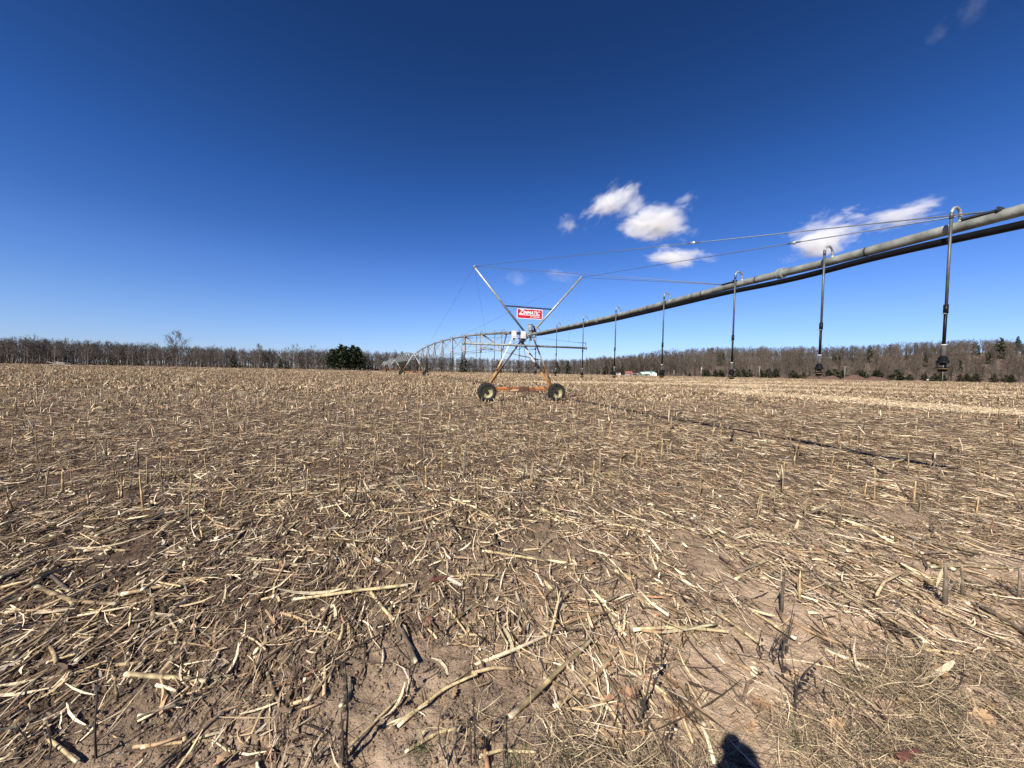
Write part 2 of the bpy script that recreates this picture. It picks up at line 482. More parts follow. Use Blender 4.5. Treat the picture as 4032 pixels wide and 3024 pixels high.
# two white control boxes with domed lids
for x in (-.77, -.25):
    b = MB()
    w2, d2 = .122, .085
    prof = [(-w2, 3.44), (w2, 3.44), (w2, 3.73), (w2 * .62, 3.80), (-w2 * .62, 3.80), (-w2, 3.73)]
    yy = -.34
    b.add([(x + px, yy - d2, pz) for px, pz in prof] + [(x + px, yy + d2, pz) for px, pz in prof],
          [tuple(range(6)), tuple(range(11, 5, -1))] + [(i, i + 6, (i + 1) % 6 + 6, (i + 1) % 6) for i in range(6)])
    b.box((x, yy, 3.425), (.31, .21, .028))
    o = b.build("control_box", M['white_box'], tw)
    b = MB(); b.box((x, yy - .094, 3.60), (.19, .008, .22)); b.build("box_door", pmat("grey_white_door", (.68, .68, .7), (.6, .6, .62), 6, .5), o)
b = MB(); b.tube([(-.77, -.34, 3.42), (-.77, -.32, 3.27), (-.80, -.3, 3.04)], .035, 8); b.box((-.77, -.34, 3.36), (.09, .09, .09)); b.build("box_stand", M['galv'], tw)
b = MB(); b.box((-.24, -.30, 3.33), (.22, .18, .17)); b.bar((-.20, -.2, 3.3), (-.30, -.15, 3.02), .14, .12); b.tube([(-.1, -.3, 3.38), (.05, -.3, 3.5)], .04, 8)
b.build("slip_ring_case", M['dark_steel'], tw)
def wire(pts, name, r=.012, mat='dark_steel', root=tw, n=6):
    b = MB(); b.tube(pts, r, n); return b.build(name, M[mat], root, True)
wire([(-.32, -.28, 3.3), (-.38, -.3, 3.1), (-.35, -.31, 2.94), (-.26, -.31, 2.93), (-.2, -.3, 3.1), (-.22, -.28, 3.28)], "power_lead")
wire([(-.7, -.3, 3.1), (-.72, -.3, 2.98), (-.6, -.3, 2.85), (-.45, -.3, 2.80), (-.3, -.28, 3.0)], "power_lead")
wire([(.12, -.26, 3.34), (.13, -.24, 3.1), (.02, -.2, 2.95)], "power_lead", .01)
wire([(-.15, .1, 3.4), (-.03, .12, 2.9), (.10, .14, 2.2), (.32, .2, 1.6), (.62, .24, 1.05), (.95, .22, .82), (1.3, .2, .45), (1.5, .2, .2)], "trailing_cable", .011)
# the stubby grey sprinkler and its slanting black pipe
b = MB(); b.lathe([(.0, 3.72), (.06, 3.72), (.06, 3.80), (.095, 3.84), (.125, 3.90), (.125, 4.14), (.115, 4.15), (.115, 4.19), (.14, 4.20), (.14, 4.225), (0, 4.23)], 18, (.22, -.1, 0), 'Z')
b.build("air_release_canister", M['weight'], tw)
b = MB(); b.tube([(.40, -.1, 4.16), (.46, -.1, 3.95), (.55, -.1, 3.74)], .045, 10); b.tube([(.28, -.1, 3.88), (.5, -.1, 3.84)], .03, 8); b.tube([(.36, -.1, 3.84), (.36, -.1, 3.92)], .05, 8)
b.build("slanted_pipe", M['black_poly'], tw)
# horizontal spray boom in front of the legs
b = MB(); b.tube([(-3.5, -.36, 3.03), (3.5, -.36, 3.03)], .055, 12); b.tube([(3.38, -.36, 3.03), (3.5, -.36, 3.03)], .075, 12); b.tube([(-3.5, -.36, 3.03), (-3.40, -.36, 3.03)], .075, 12)
b.build("spray_boom", M['galv_old'], tw, True)
for s in (-1, 1):
    b = MB(); b.tube([(s * 3.44, -.36, 3.05), (s * 3.44, -.36, 3.36)], .014, 6); b.tube([(s * 2.98, -.36, 3.31), (s * 3.44, -.36, 3.31)], .016, 6); b.build("boom_post", M['dark_steel'], tw)
    wire([(s * 3.48, -.36, 2.98), (s * 3.47, -.38, 2.6), (s * 3.40, -.38, 1.75)], "boom_hose", .012, 'galv')
    wire([(s * .1, -.3, 3.52), (s * 3.0, -.36, 3.31)], "boom_stay", .008, 'cable')
b = MB(); b.box((.30, -.30, 2.86), (.3, .03, .03)); b.box((.47, -.28, 2.88), (.06, .06, .12)); b.build("boom_bracket", M['dark_steel'], tw)
# braces to the truss of the next span and across the legs
b = MB(); b.angle((1.15, .95, 2.33), (-1.15, 6.6, 3.32), .07, .012); b.build("long_brace", M['galv'], tw)
b = MB(); b.bar((.96, .1, 2.33), (1.02, 1.0, 2.33), .05, .03); b.build("leg_tie", M['galv'], tw)
b = MB(); b.bar((-1.02, .0, 2.28), (-1.0, 1.0, 2.28), .05, .03); b.build("leg_tie", M['galv'], tw)
# stay cables (overhang runs along -y of this frame)
CAB = .0085
mL, mR = (-2.90, -.02, 7.06), (3.20, -.02, 7.01)
hub_x = .07
for m_ in (mL, mR):
    wire([m_, (hub_x, -13.37, 3.60)], "stay_cable", CAB, 'cable')
    wire([m_, (hub_x, -17.05, 3.72)], "stay_cable", CAB, 'cable')
wire([mL, mR], "stay_cable", .005, 'cable')
wire([(-1.5, -.05, 5.4), (hub_x, -6.3, 3.58)], "stay_cable", .005, 'cable')
for m_, yy in ((mL, 13.04), (mR, 14.33)):
    p = Vector(m_).lerp(Vector((hub_x, -17.05, 3.72)), (yy - .02) / 17.03)
    d = (Vector((hub_x, -17.05, 3.72)) - Vector(m_)).normalized()
    b = MB(); b.tube([p - d * .05, p - d * .02, p + d * .02, p + d * .05], [.012, .03, .03, .012], 8); b.build("cable_clamp", M['galv_bright'], tw)
    b = MB(); b.tube([p - d * .16, p + d * .16], .014, 6); b.build("turnbuckle", M['cable'], tw)

# red sign hanging from the crossbar
sg = empty("hanging_sign", (TX, TY, 0), TR, "red rectangular metal sign with white ZIMMATIC lettering hanging from the tower crossbar", "sign")
def rrect(x0, x1, z0, z1, r, n=5):
    pts = []
    for cx, cz, a0 in ((x1 - r, z1 - r, 0), (x0 + r, z1 - r, 90), (x0 + r, z0 + r, 180), (x1 - r, z0 + r, 270)):
        for k in range(n + 1):
            a = rad(a0 + 90 * k / n); pts.append((cx + r * math.cos(a), cz + r * math.sin(a)))
    return pts
def plate(pts, y0, y1):
    b = MB(); n = len(pts)
    b.add([(x, y0, z) for x, z in pts] + [(x, y1, z) for x, z in pts], [tuple(range(n)), tuple(range(2 * n - 1, n - 1, -1))] + [(i, i + n, (i + 1) % n + n, (i + 1) % n) for i in range(n)])
    return b
SX0, SX1, SZ0, SZ1 = -.56, .90, 4.50, 5.03
plate(rrect(SX0, SX1, SZ0, SZ1, .06), -.115, -.10).build("panel_edge", M['sign_white'], sg)
plate(rrect(SX0 + .03, SX1 - .03, SZ0 + .03, SZ1 - .03, .045), -.119, -.116).build("panel", M['sign_red'], sg)
def text(body, size, x, z, y, shear, off, sx=1.0):
    cu = bpy.data.curves.new("lettering", 'FONT'); cu.body = body; cu.size = size; cu.shear = shear; cu.offset = off; cu.extrude = .002
    cu.space_character = .96
    t = bpy.data.objects.new("lettering", cu); C.objects.link(t)
    dg = bpy.context.evaluated_depsgraph_get()
    me = bpy.data.meshes.new_from_object(t.evaluated_get(dg))
    bpy.data.objects.remove(t); bpy.data.curves.remove(cu)
    me.transform(Matrix.Translation((x, y, z)) @ Matrix.Rotation(rad(90), 4, 'X') @ Matrix.Diagonal((sx, 1, 1, 1)))
    me.materials.clear(); me.materials.append(M['sign_white'])
    return link_mesh("lettering", me, sg)
text("Z", .36, SX0 + .10, 4.735, -.1225, .25, .005)
text("IMMATIC", .265, SX0 + .325, 4.735, -.1225, .25, .005, .93)
text("BY LINDSAY", .105, SX0 + .76, 4.575, -.1225, .15, .001)
b = MB(); b.box((SX0 + .70, -.1215, 4.698), (1.20, .004, .028)); b.build("underline", M['sign_white'], sg)
for x in (-.40, .76):
    b = MB(); b.tube([(x, -.10, 5.02), (x, -.085, 5.09)], .012, 6); b.build("hanger", M['dark_steel'], sg)

# ---- overhang pipe beyond the last tower, coming over the camera's right
ov = empty("overhang_pipe", (TX, TY, 0), TR, "long galvanised overhang pipe held by stay cables, running out to the right", "irrigation pipe")
def ov_z(s): return float(np.interp(s, [0, 2, 4.5, 7, 9, 11.5, 13.4, 15.3, 16.9, 18, 22], [3.61, 3.59, 3.56, 3.53, 3.52, 3.545, 3.575, 3.575, 3.615, 3.64, 3.70]))
ss_ = [0.75 + k * .5 for k in range(36)]
b = MB(); b.tube([(hub_x, -s, ov_z(s)) for s in ss_], .066, 20); b.build("pipe", M['galv_old'], ov, True)
b = MB(); b.tube([(hub_x, -18.26, ov_z(18.2)), (hub_x, -18.30, ov_z(18.2))], .10, 18); b.tube([(hub_x, -18.3, ov_z(18.2)), (hub_x, -18.36, ov_z(18.2))], .05, 12); b.build("end_cap", M['galv'], ov)
for s in (14.5, 7.7):
    b = MB(); b.tube([(hub_x, -s - .05, ov_z(s)), (hub_x, -s - .005, ov_z(s))], .088, 20); b.tube([(hub_x, -s + .005, ov_z(s)), (hub_x, -s + .05, ov_z(s))], .088, 20)
    b.box((hub_x, -s, ov_z(s) + .085), (.06, .16, .02)); b.build("flange", M['galv'], ov)
for s in (2.2, 3.2, 5.4, 7.2, 8.2, 9.8, 10.6, 12.3, 12.6, 14.0, 15.85):
    b = MB(); b.tube([(hub_x, -s - .012, ov_z(s)), (hub_x, -s + .012, ov_z(s))], .0695, 18); b.build("tie_band", M['dark_steel'], ov)
for s in (13.37, 17.05):
    b = MB(); b.box((hub_x - .03, -s, ov_z(s) + .066), (.07, .34, .022)); b.box((hub_x - .03, -s - .15, ov_z(s) + .072), (.11, .02, .045)); b.build("cable_anchor", M['dark_steel'], ov)
# black poly hose strapped beneath the overhang
hs = [(1.35, .06), (1.6, .10), (2.2, .110), (4, .112), (6, .112), (8, .112), (10, .113), (12, .113), (13, .114), (13.8, .125), (14.4, .150), (14.9, .145), (15.5, .118),
      (15.9, .115), (16.3, .118), (16.8, .140), (17.4, .168), (18.2, .185)]
hv = [float(np.interp(s, [p[0] for p in hs], [p[1] for p in hs])) for s in np.arange(1.35, 18.2, .25)]
hv = list(np.convolve(np.pad(hv, 2, 'edge'), np.ones(5) / 5, 'valid'))
b = MB(); b.tube([(hub_x + .01, -s, ov_z(s) - v) for s, v in zip(np.arange(1.35, 18.2, .25), hv)], .047, 14)
b.tube([(hub_x + .02, -1.36, 3.50), (hub_x, -1.30, 3.45), (hub_x - .02, -1.25, 3.38)], .02, 6)
tag(empty("hose", (TX, TY, 0), TR), "black poly hose strapped along beneath the galvanised overhang pipe", "hose")
hose_root = C.objects["hose"]
b.build("hose_pipe", M['black_poly'], hose_root, True)

# ---- drop sprinklers
def drop(name, loc, rz, top, bottom, coupl, label, group, side=-1, far=False):
    """gooseneck rising from the pipe crown, a steel drop, a black hose and a weighted sprinkler"""
    root = empty(name, loc, rz, label, "drop sprinkler", group)
    zt = top + .055
    w = .175
    pts = [(0, 0, zt), (0, 0, zt + .085)]
    for k in range(1, 9):
        a = math.pi * k / 8
        pts.append((side * w / 2 * (1 - math.cos(a)), 0, zt + .085 + w / 2 * math.sin(a)))
    pts += [(side * w, 0, zt + .05)]
    b = MB(); b.tube(pts, .017 if not far else .02, 10 if not far else 6); b.tube([(0, 0, zt - .01), (0, 0, zt + .03)], .026, 8)
    b.build("gooseneck", M['galv'], root, True)
    x = side * w
    b = MB(); b.tube([(x, 0, zt + .09), (x, 0, (coupl + zt) / 2), (x + .004, 0, coupl)], .0165 if not far else .02, 8)
    b.tube([(x, 0, zt + .02), (x, 0, zt + .10)], .021, 8)
    b.build("drop_pipe", M['galv_dark'], root, True)
    hl = bottom + .30
    b = MB(); b.tube([(x, 0, coupl + .03), (x, 0, hl)], .018 if not far else .022, 8); b.tube([(x, 0, coupl - .05), (x, 0, coupl + .06)], .026, 8)
    b.build("drop_hose", M['black_poly'], root, True)
    b = MB(); b.box((x - .02, 0, coupl - .055), (.06, .03, .012)); b.build("hose_clip", M['galv'], root)
    b = MB(); b.lathe([(0, hl + .03), (.02, hl + .03), (.026, hl), (.027, hl - .09), (.022, hl - .11), (0, hl - .11)], 10, (x, 0, 0), 'Z'); b.build("weight", M['hose_weight'], root, True)
    b = MB(); z = hl - .10
    b.lathe([(.02, z), (.045, z - .02), (.045, z - .055), (.06, z - .065), (.062, z - .09), (.03, z - .10), (.03, z - .12)], 12, (x, 0, 0), 'Z')
    for a in (0, 2.1, 4.2): b.bar((x + .05 * math.cos(a), .05 * math.sin(a), z - .07), (x + .045 * math.cos(a), .045 * math.sin(a), z - .15), .010, .010)
    b.lathe([(0, z - .145), (.055, z - .145), (.075, z - .155), (.072, z - .17), (0, z - .175)], 12, (x, 0, 0), 'Z')
    b.lathe([(0, z - .17), (.04, z - .17), (.046, z - .19), (.03, z - .20), (0, z - .20)], 12, (x, 0, 0), 'Z')
    s = b.build("sprinkler_head", M['black_poly'], root)
    b = MB(); b.lathe([(.062, z - .158), (.077, z - .162), (.077, z - .166), (.062, z - .168)], 12, (x, 0, 0), 'Z', closed=True); b.build("deflector_ring", M['bronze'], s)
    if not far:
        b = MB(); b.lathe([(0, hl + .045), (.024, hl + .042), (.029, hl + .034), (.02, hl + .032)], 10, (x, 0, 0), 'Z'); b.build("cap", M['clear_cap'], root)
    return root
M['galv_dark'] = pmat("dull_dark_galvanised", (.10, .106, .11), (.06, .065, .07), 12, .5, .3)
DR = [(16.85, 1.79, 2.57, "nearest hanging sprinkler drop, rightmost under the overhang pipe"),
      (15.37, 1.71, 2.51, "second nearest hanging sprinkler drop under the overhang pipe, left of the rightmost one"),
      (13.66, 1.61, 2.45, "hanging sprinkler drop beside the point where the shorter stay cables meet the pipe"),
      (11.48, 1.59, 2.43, "hanging sprinkler drop in front of the green barn and white farmhouse"),
      (9.20, 1.53, 2.43, "hanging sprinkler drop in front of the dark shed with the white wall"),
      (6.99, 1.48, 2.48, "hanging sprinkler drop just right of the end of the spray boom"),
      (4.51, 1.49, 2.43, "hanging sprinkler drop between the near tower's right wheel and the boom end"),
      (1.92, 1.51, 2.58, "hanging sprinkler drop nearest the near tower's right legs on the overhang")]
er = Vector((math.cos(TR), math.sin(TR), 0)); eb = Vector((-math.sin(TR), math.cos(TR), 0))
for s, zb, zc, lab in DR:
    p = Vector((TX, TY, 0)) + er * hub_x - eb * s
    drop("sprinkler_drop", p, TR, ov_z(s), zb, zc, lab, "sprinkler drops on the overhang")

# ---- trussed spans and far towers
TP = [(TX, TY, 0.0), (-16.75, 66, .37), (-33.8, 111, .34), (-50.9, 156, .12), (-66.5, 197, .0)]
far_labels = ["second pivot tower, standing left of the near one with white wheel centres", "third pivot tower seen small beyond the second tower's left wheel",
              "fourth pivot tower, tiny and pale near the far woods", "farthest pivot tower, leftmost and palest of the row"]
for k in range(1, 5):
    x, y, z = TP[k]
    px, py, pz = TP[k - 1]
    az = math.atan2(-(x - px), y - py)
    if k == 1:
        t2 = empty("irrigation_tower", (x, y, z), az, far_labels[0], "irrigator tower", "drive towers of the pivot irrigator")
        tower_base(t2)
        b = MB(); b.box((.0, -.2, 3.62), (.36, .16, .34)); b.build("control_box", M['white_box'], t2)
        b = MB(); b.tube([(0.07, -.8, 3.62), (.07, .8, 3.62)], .085, 12); b.tube([(.07, -.05, 3.62), (.07, .05, 3.62)], .14, 12); b.build("pipe_joint", M['galv'], t2)
        b = MB(); b.bar((-1.02, .0, 2.28), (-1.0, 1.0, 2.28), .06, .04); b.build("leg_tie", M['galv_bright'], t2)
        b = MB(); b.bar((1.0, .0, 2.28), (1.0, 1.0, 2.28), .06, .04); b.build("leg_tie", M['galv_bright'], t2)
    else:
        t = copy_tree(t2); t.location = (x, y, z); t.rotation_euler = (0, 0, az); tag(t, far_labels[k - 1])

SPAN = 48.3
def arch(s): 
    u = s / SPAN
    return 3.66 + .98 * (1 - (2 * u - 1) ** 2) ** .8 if 0 < u < 1 else 3.66
def make_span(label, wa=.070, wb=.105, wc=.05):
    root = empty("truss_span", (0, 0, 0), 0, label, "irrigation span", "trussed spans of the pivot irrigator")
    b = MB(); b.tube([(0, s, arch(s)) for s in np.linspace(.3, SPAN - .3, 60)], .085, 12); b.build("pipe", M['galv_old'], root, True)
    nodes = [5.9 + k * 5.2 for k in range(8)]
    def low(s): return 3.02 if 5 < s < 43.5 else 3.4
    for s in nodes:
        for sx in (-1, 1):
            e = (sx * .72, s, low(s))
            top1 = (sx * .05, s - 2.55, arch(s - 2.55) - .06); top2 = (sx * .05, s + 2.55, arch(s + 2.55) - .06)
            b = MB(); b.angle(top1, e, wa, .012); b.build("truss_diagonal", M['galv'], root)
            b = MB(); b.angle(e, top2, wb, .014); b.build("truss_diagonal", M['galv_bright'], root)  # lighter steel puts the sunlit look of these diagonals into the colour
        b = MB(); b.bar((-.74, s, low(s)), (.74, s, low(s)), wc, wc); b.build("cross_strut", M['galv'], root)
    for s in [nodes[0] - 2.55] + [q + 2.6 for q in nodes]:
        b = MB(); b.box((0, s, arch(s) - .07), (.16, .5, .06)); b.tube([(0, s - .04, arch(s)), (0, s + .04, arch(s))], .10, 12); b.build("truss_bracket", M['rust_dark'], root)
    for sx in (-1, 1):
        pts = [(sx * .12, .8, 3.55)] + [(sx * .72, s, low(s)) for s in nodes] + [(sx * .12, SPAN - .8, 3.55)]
        b = MB(); b.tube(pts, .014, 6); b.build("truss_rod", M['galv'], root, True)
    return root
span_labels = ["nearest trussed pipe span arching from the near tower to the second", "trussed pipe span between the second and third towers",
               "trussed pipe span between the third and fourth towers", "farthest trussed pipe span at the pale end of the machine"]
sp0 = make_span(span_labels[0])
sp1 = make_span(span_labels[1], .042, .05, .035)
for k in range(4):
    a = Vector(TP[k]); c = Vector(TP[k + 1])
    if k == 0: a = a + er * hub_x
    d = c - a
    sp = sp0 if k == 0 else sp1 if k == 1 else copy_tree(sp1)
    sp["label"] = span_labels[k]
    sp.location = a
    L = math.hypot(d.x, d.y)
    sp.rotation_euler = (math.atan2(d.z, L), 0, math.atan2(-d.x, d.y))
    sp.scale = (1, L / SPAN, 1)
a0 = Vector(TP[0]) + er * hub_x; c0 = Vector(TP[1]); d0 = c0 - a0; L0 = math.hypot(d0.x, d0.y); az0 = math.atan2(-d0.x, d0.y)
bdir = Vector((d0.x / L0, d0.y / L0, 0))
for k, s in enumerate([1.5, 3.6, 6.0, 8.3, 10.6, 13.0, 15.4, 17.8, 20.3, 22.8, 25.3, 28, 30.7, 33.4, 36.2, 39, 42, 45]):
    p = a0 + bdir * s
    gz = float(ground_z(p.x, p.y))
    zt = arch(s) + d0.z * s / L0 + .012
    drop("sprinkler_drop", (p.x, p.y, 0), az0, zt, 1.5 + gz, 2.45 + gz, "slim sprinkler drop hanging from the nearest trussed span",
         "sprinkler drops under the trussed span", side=(-1 if k % 2 else 1), far=True)
# cables from the masts back to the span
for m_, s in ((mL, 33.5), (mR, 15.3)):
    p = a0 + bdir * s; p.z = arch(s) + .09 + d0.z * s / L0
    q = tw.matrix_basis.inverted() @ p if False else None
    loc = Matrix.Rotation(-TR, 4, 'Z') @ (p - Vector((TX, TY, 0)))
    wire([m_, tuple(loc)], "stay_cable", .007, 'cable')
for m_, s in ((mL, 7.5), (mR, 7.0)):
    p = a0 + bdir * s; p.z = arch(s)
    loc = Matrix.Rotation(-TR, 4, 'Z') @ (p - Vector((TX, TY, 0)))
    if m_ is mR: loc = Vector((2.3, -.4, 3.05))
    wire([m_, tuple(loc)], "stay_cable", .004, 'cable')

# ------------------------------------------------------------------ crop residue
PAL = np.array([(.66, .53, .365), (.46, .34, .20), (.32, .215, .125), (.16, .11, .076), (.05, .036, .026), (.44, .375, .30), (.28, .15, .08)])
def pick_tint(n, w, jit=.18):
    w = np.array(w, float); w /= w.sum()
    c = PAL[rng.choice(len(PAL), n, p=w)]
    return c * (1 + jit * rng.standard_normal((n, 1))).clip(.5, 1.5)

def basis(yaw, pitch):
    d = np.stack([np.cos(pitch) * np.cos(yaw), np.cos(pitch) * np.sin(yaw), np.sin(pitch)], -1)
    s = np.stack([-np.sin(yaw), np.cos(yaw), np.zeros_like(yaw)], -1)
    u = np.cross(d, s)
    return d, s, u

def blades(P, yaw, pitch, L, W, curl, roll, tint, seg=3, bend=None):
    """flat curled strips (leaves, husks, shreds): seg quads each"""
    n = len(P)
    d, s, u = basis(yaw, pitch)
    s2 = s * np.cos(roll)[:, None] + u * np.sin(roll)[:, None]
    u2 = -s * np.sin(roll)[:, None] + u * np.cos(roll)[:, None]
    V = np.empty((n, seg + 1, 2, 3)); 
    if bend is None: bend = rng.normal(0, .055, n)
    for j in range(seg + 1):
        t = j / seg - .5
        taper = (1 - (abs(t) * 2) ** 3 * .65) if seg > 1 else 1
        c = P + d * (L * t)[:, None] + u2 * (curl * L * (4 * t * t))[:, None] + s2 * (bend * L * 4 * t * t)[:, None]
        V[:, j, 0] = c + s2 * (W * .5 * taper)[:, None]
        V[:, j, 1] = c - s2 * (W * .5 * taper)[:, None]
    k = (np.arange(n) * (seg + 1) * 2)[:, None, None]
    j = (np.arange(seg) * 2)[None, :, None]
    Q = (k + j + np.array([0, 1, 3, 2])[None, None, :]).reshape(-1, 4)
    return V.reshape(-1, 3), Q, np.repeat(tint, (seg + 1) * 2, 0)

def rods(P, yaw, pitch, L, R, tint, n=5, seg=2, bend=0.05, taper=.85):
    m = len(P)
    d, s, u = basis(yaw, pitch)
    V = np.empty((m, seg + 1, n, 3))
    bz = rng.normal(0, bend, m); by = rng.normal(0, bend, m)
    for j in range(seg + 1):
        t = j / seg
        c = P + d * (L * (t - .5))[:, None] + s * (by * L * (2 * t - 1) ** 2)[:, None] + u * (bz * .5 * L * (2 * t - 1) ** 2)[:, None]
        r = R * (1 - (1 - taper) * t)
        for k in range(n):
            a = 2 * math.pi * k / n
            V[:, j, k] = c + (s * math.cos(a) + u * math.sin(a)) * r[:, None]
    base = (np.arange(m) * (seg + 1) * n)[:, None, None, None]
    jj = (np.arange(seg) * n)[None, :, None, None]
    kk = np.arange(n)
    quad = np.stack([kk, (kk + 1) % n, (kk + 1) % n + n, kk + n], -1)[None, None]
    Q = (base + jj + quad).reshape(-1, 4)
    capi = np.array([[0, 1, 2, 3], [0, 3, 4, 4]]) if n == 5 else None
    e = (np.arange(m) * (seg + 1) * n)[:, None] + seg * n
    if n >= 4: Q = np.vstack([Q, e + np.array([0, 1, 2, 3])[None], (np.arange(m) * (seg + 1) * n)[:, None] + np.array([3, 2, 1, 0])[None]])
    return V.reshape(-1, 3), Q, np.repeat(tint, (seg + 1) * n, 0)

def merge(parts):
    Vs, Qs, Ts = [], [], []; k = 0
    for V, Q, T in parts:
        Vs.append(V); Qs.append(Q + k); Ts.append(T); k += len(V)
    return np.vstack(Vs), np.vstack(Qs), np.vstack(Ts)

def scatter(dens, y0, y1, side=1.5, mask=None):
    """random points in the wedge of field before the camera"""
    A = 1.42 * (y1 * y1 - y0 * y0) + 2 * side * (y1 - y0)
    n = int(A * dens)
    y = np.sqrt(rng.random(n) * (y1 * y1 - y0 * y0) + y0 * y0)
    x = (rng.random(n) * 2 - 1) * (1.42 * y + side)
    if mask is not None:
        k = rng.random(n) < mask(x, y); x, y = x[k], y[k]
    return x, y

def strawband(x, y):
    """swaths of pale combed-out chaff left by the combine: signed closeness 0..1"""
    out = np.zeros_like(x)
    for pts, w in BANDS:
        for (x0, y0), (x1, y1) in zip(pts[:-1], pts[1:]):
            dx, dy = x1 - x0, y1 - y0; L2 = dx * dx + dy * dy
            t = np.clip(((x - x0) * dx + (y - y0) * dy) / L2, 0, 1)
            dd = np.hypot(x - x0 - t * dx, y - y0 - t * dy)
            ww = w * (.75 + .6 * vnoise(x, y, 2.5, 9))
            out = np.maximum(out, 1 - ss(ww * .6, ww, dd))
    return out
BANDS = [([(3.5, 47), (16, 50), (27, 50.5), (28, 45)], 3.2), ([(21.6, 34), (22.6, 31), (24, 27.5), (25, 23.5), (26.5, 19), (29, 14)], 3.6),
         ([(27, 50), (37, 52), (46, 50), (52.5, 47), (60, 44.5), (75, 40)], 3.0),
         ([(27, 60), (45, 66), (65, 68), (90, 62)], 3.2), ([(20, 74), (50, 80), (90, 84)], 3.8), ([(-30, 88), (10, 92), (60, 100)], 2.8), ([(20, 38), (34, 40), (50, 37)], 1.4)]

def litter_mask(x, y):
    """residue lies in drifts, with bare sand showing between them near the field margin"""
    q = vnoise(x, y, .75, 5) * .6 + vnoise(x, y, .28, 6) * .4
    bare = ss(.2, -1.4, (y - 3.0) + .6 * np.maximum(0, -x - .6) + .25 * np.maximum(0, x - 2.4))   # 1 close to the sandy margin
    lo = .20 + .33 * bare
    return .12 + .88 * ss(lo, lo + .22, q)

ROW = rad(103.3)       # direction of the corn rows
def res_yaw(n, k=.45):
    y = rng.random(n) * 2 * math.pi
    a = rng.random(n) < k
    return np.where(a, ROW + rng.normal(0, .30, n) + math.pi * (rng.random(n) < .5), y)

M['residue'] = tintmat("corn_leaf_residue", .8, .3, 40, .2)
M['residue_far'] = tintmat("corn_residue_far", .85, .2, 3, .15)
M['stalk'] = tintmat("corn_stalk_skin", .6, .3, 60, .35, rand=.35)

near = []
for (y0, y1, dl, dc, ds, ls) in ((1.2, 3, 640, 1600, 30, .85), (3, 6, 900, 1300, 34, .9), (6, 12, 600, 560, 24, 1.0), (12, 24, 280, 170, 12, 1.2)):
    x, y = scatter(dl, y0, y1, mask=litter_mask); n = len(x); z = ground_z(x, y)
    L = rng.gamma(2.6, .056, n).clip(.03, .55) * ls; W = rng.gamma(2.4, .0030, n).clip(.0018, .026) * ls
    up = np.abs(rng.normal(0, .10, n))
    P = np.stack([x, y, z + .006 + L * .5 * np.sin(up) * .8 + rng.random(n) * .018], -1)
    near.append(blades(P, res_yaw(n), up * np.where(rng.random(n) < .5, 1, -1), L, W, rng.normal(.01, .045, n), rng.normal(0, .45, n), pick_tint(n, (.20, .19, .16, .17, .23, .03, .02), .28), 3))
    x, y = scatter(dc, y0, y1, mask=litter_mask); n = len(x); z = ground_z(x, y)
    P = np.stack([x, y, z + .004 + rng.random(n) * .008], -1)
    near.append(blades(P, res_yaw(n, .3), rng.normal(0, .25, n), rng.gamma(2.5, .017, n).clip(.008, .13) * ls, rng.gamma(2.6, .0016, n).clip(.001, .012) * ls, rng.normal(0, .06, n), rng.normal(0, .6, n), pick_tint(n, (.10, .12, .17, .24, .32, .02, .03), .25), 2))
    x, y = scatter(ds, y0, y1, mask=litter_mask); n = len(x); z = ground_z(x, y)
    L = rng.gamma(2.6, .085, n).clip(.05, .75); R = rng.gamma(3, .0020, n).clip(.002, .0115)
    up = np.abs(rng.normal(0, .07, n))
    P = np.stack([x, y, z + R * .7 + L * .5 * np.sin(up) * .8 + .01 * rng.random(n)], -1)
    near.append(rods(P, res_yaw(n, .5), up, L, R, pick_tint(n, (.25, .28, .2, .15, .10, .02, .02)), 5, 2, .05))
for (y0, y1, d) in ((1.2, 3, 34), (3, 7, 40), (7, 14, 22)):
    x, y = scatter(d, y0, y1, mask=litter_mask); n = len(x); z = ground_z(x, y)
    L = rng.uniform(.22, .85, n)
    P = np.stack([x, y, z + .012 + .012 * rng.random(n)], -1)
    near.append(blades(P, res_yaw(n, .7), rng.normal(0, .03, n), L, rng.uniform(.003, .012, n), rng.normal(0, .012, n), rng.normal(0, .5, n), pick_tint(n, (.10, .12, .16, .30, .28, .03, .01), .28), 6, rng.normal(0, .10, n)))
for (y0, y1, d) in ((1.2, 4, 8), (4, 9, 13), (9, 20, 7)):
    x, y = scatter(d, y0, y1, mask=litter_mask); n = len(x); z = ground_z(x, y)
    L = rng.gamma(5, .026, n).clip(.05, .3); W = rng.gamma(5, .0042, n).clip(.010, .045)
    up = np.abs(rng.normal(0, .12, n))
    P = np.stack([x, y, z + .014 + L * .4 * np.sin(up)], -1)
    near.append(blades(P, res_yaw(n, .5), up, L, W, rng.normal(.01, .05, n), rng.normal(0, .45, n), pick_tint(n, (.25, .18, .2, .2, .08, .08, .01), .2), 5))
V, Q, Tn = merge(near)
tag(link_mesh("crop_residue", np_mesh("crop_residue", V, Q, tint=Tn, mat=M['residue'])), "scattered dry corn leaves, husks and stalk bits over the near field", "crop residue", kind="stuff")

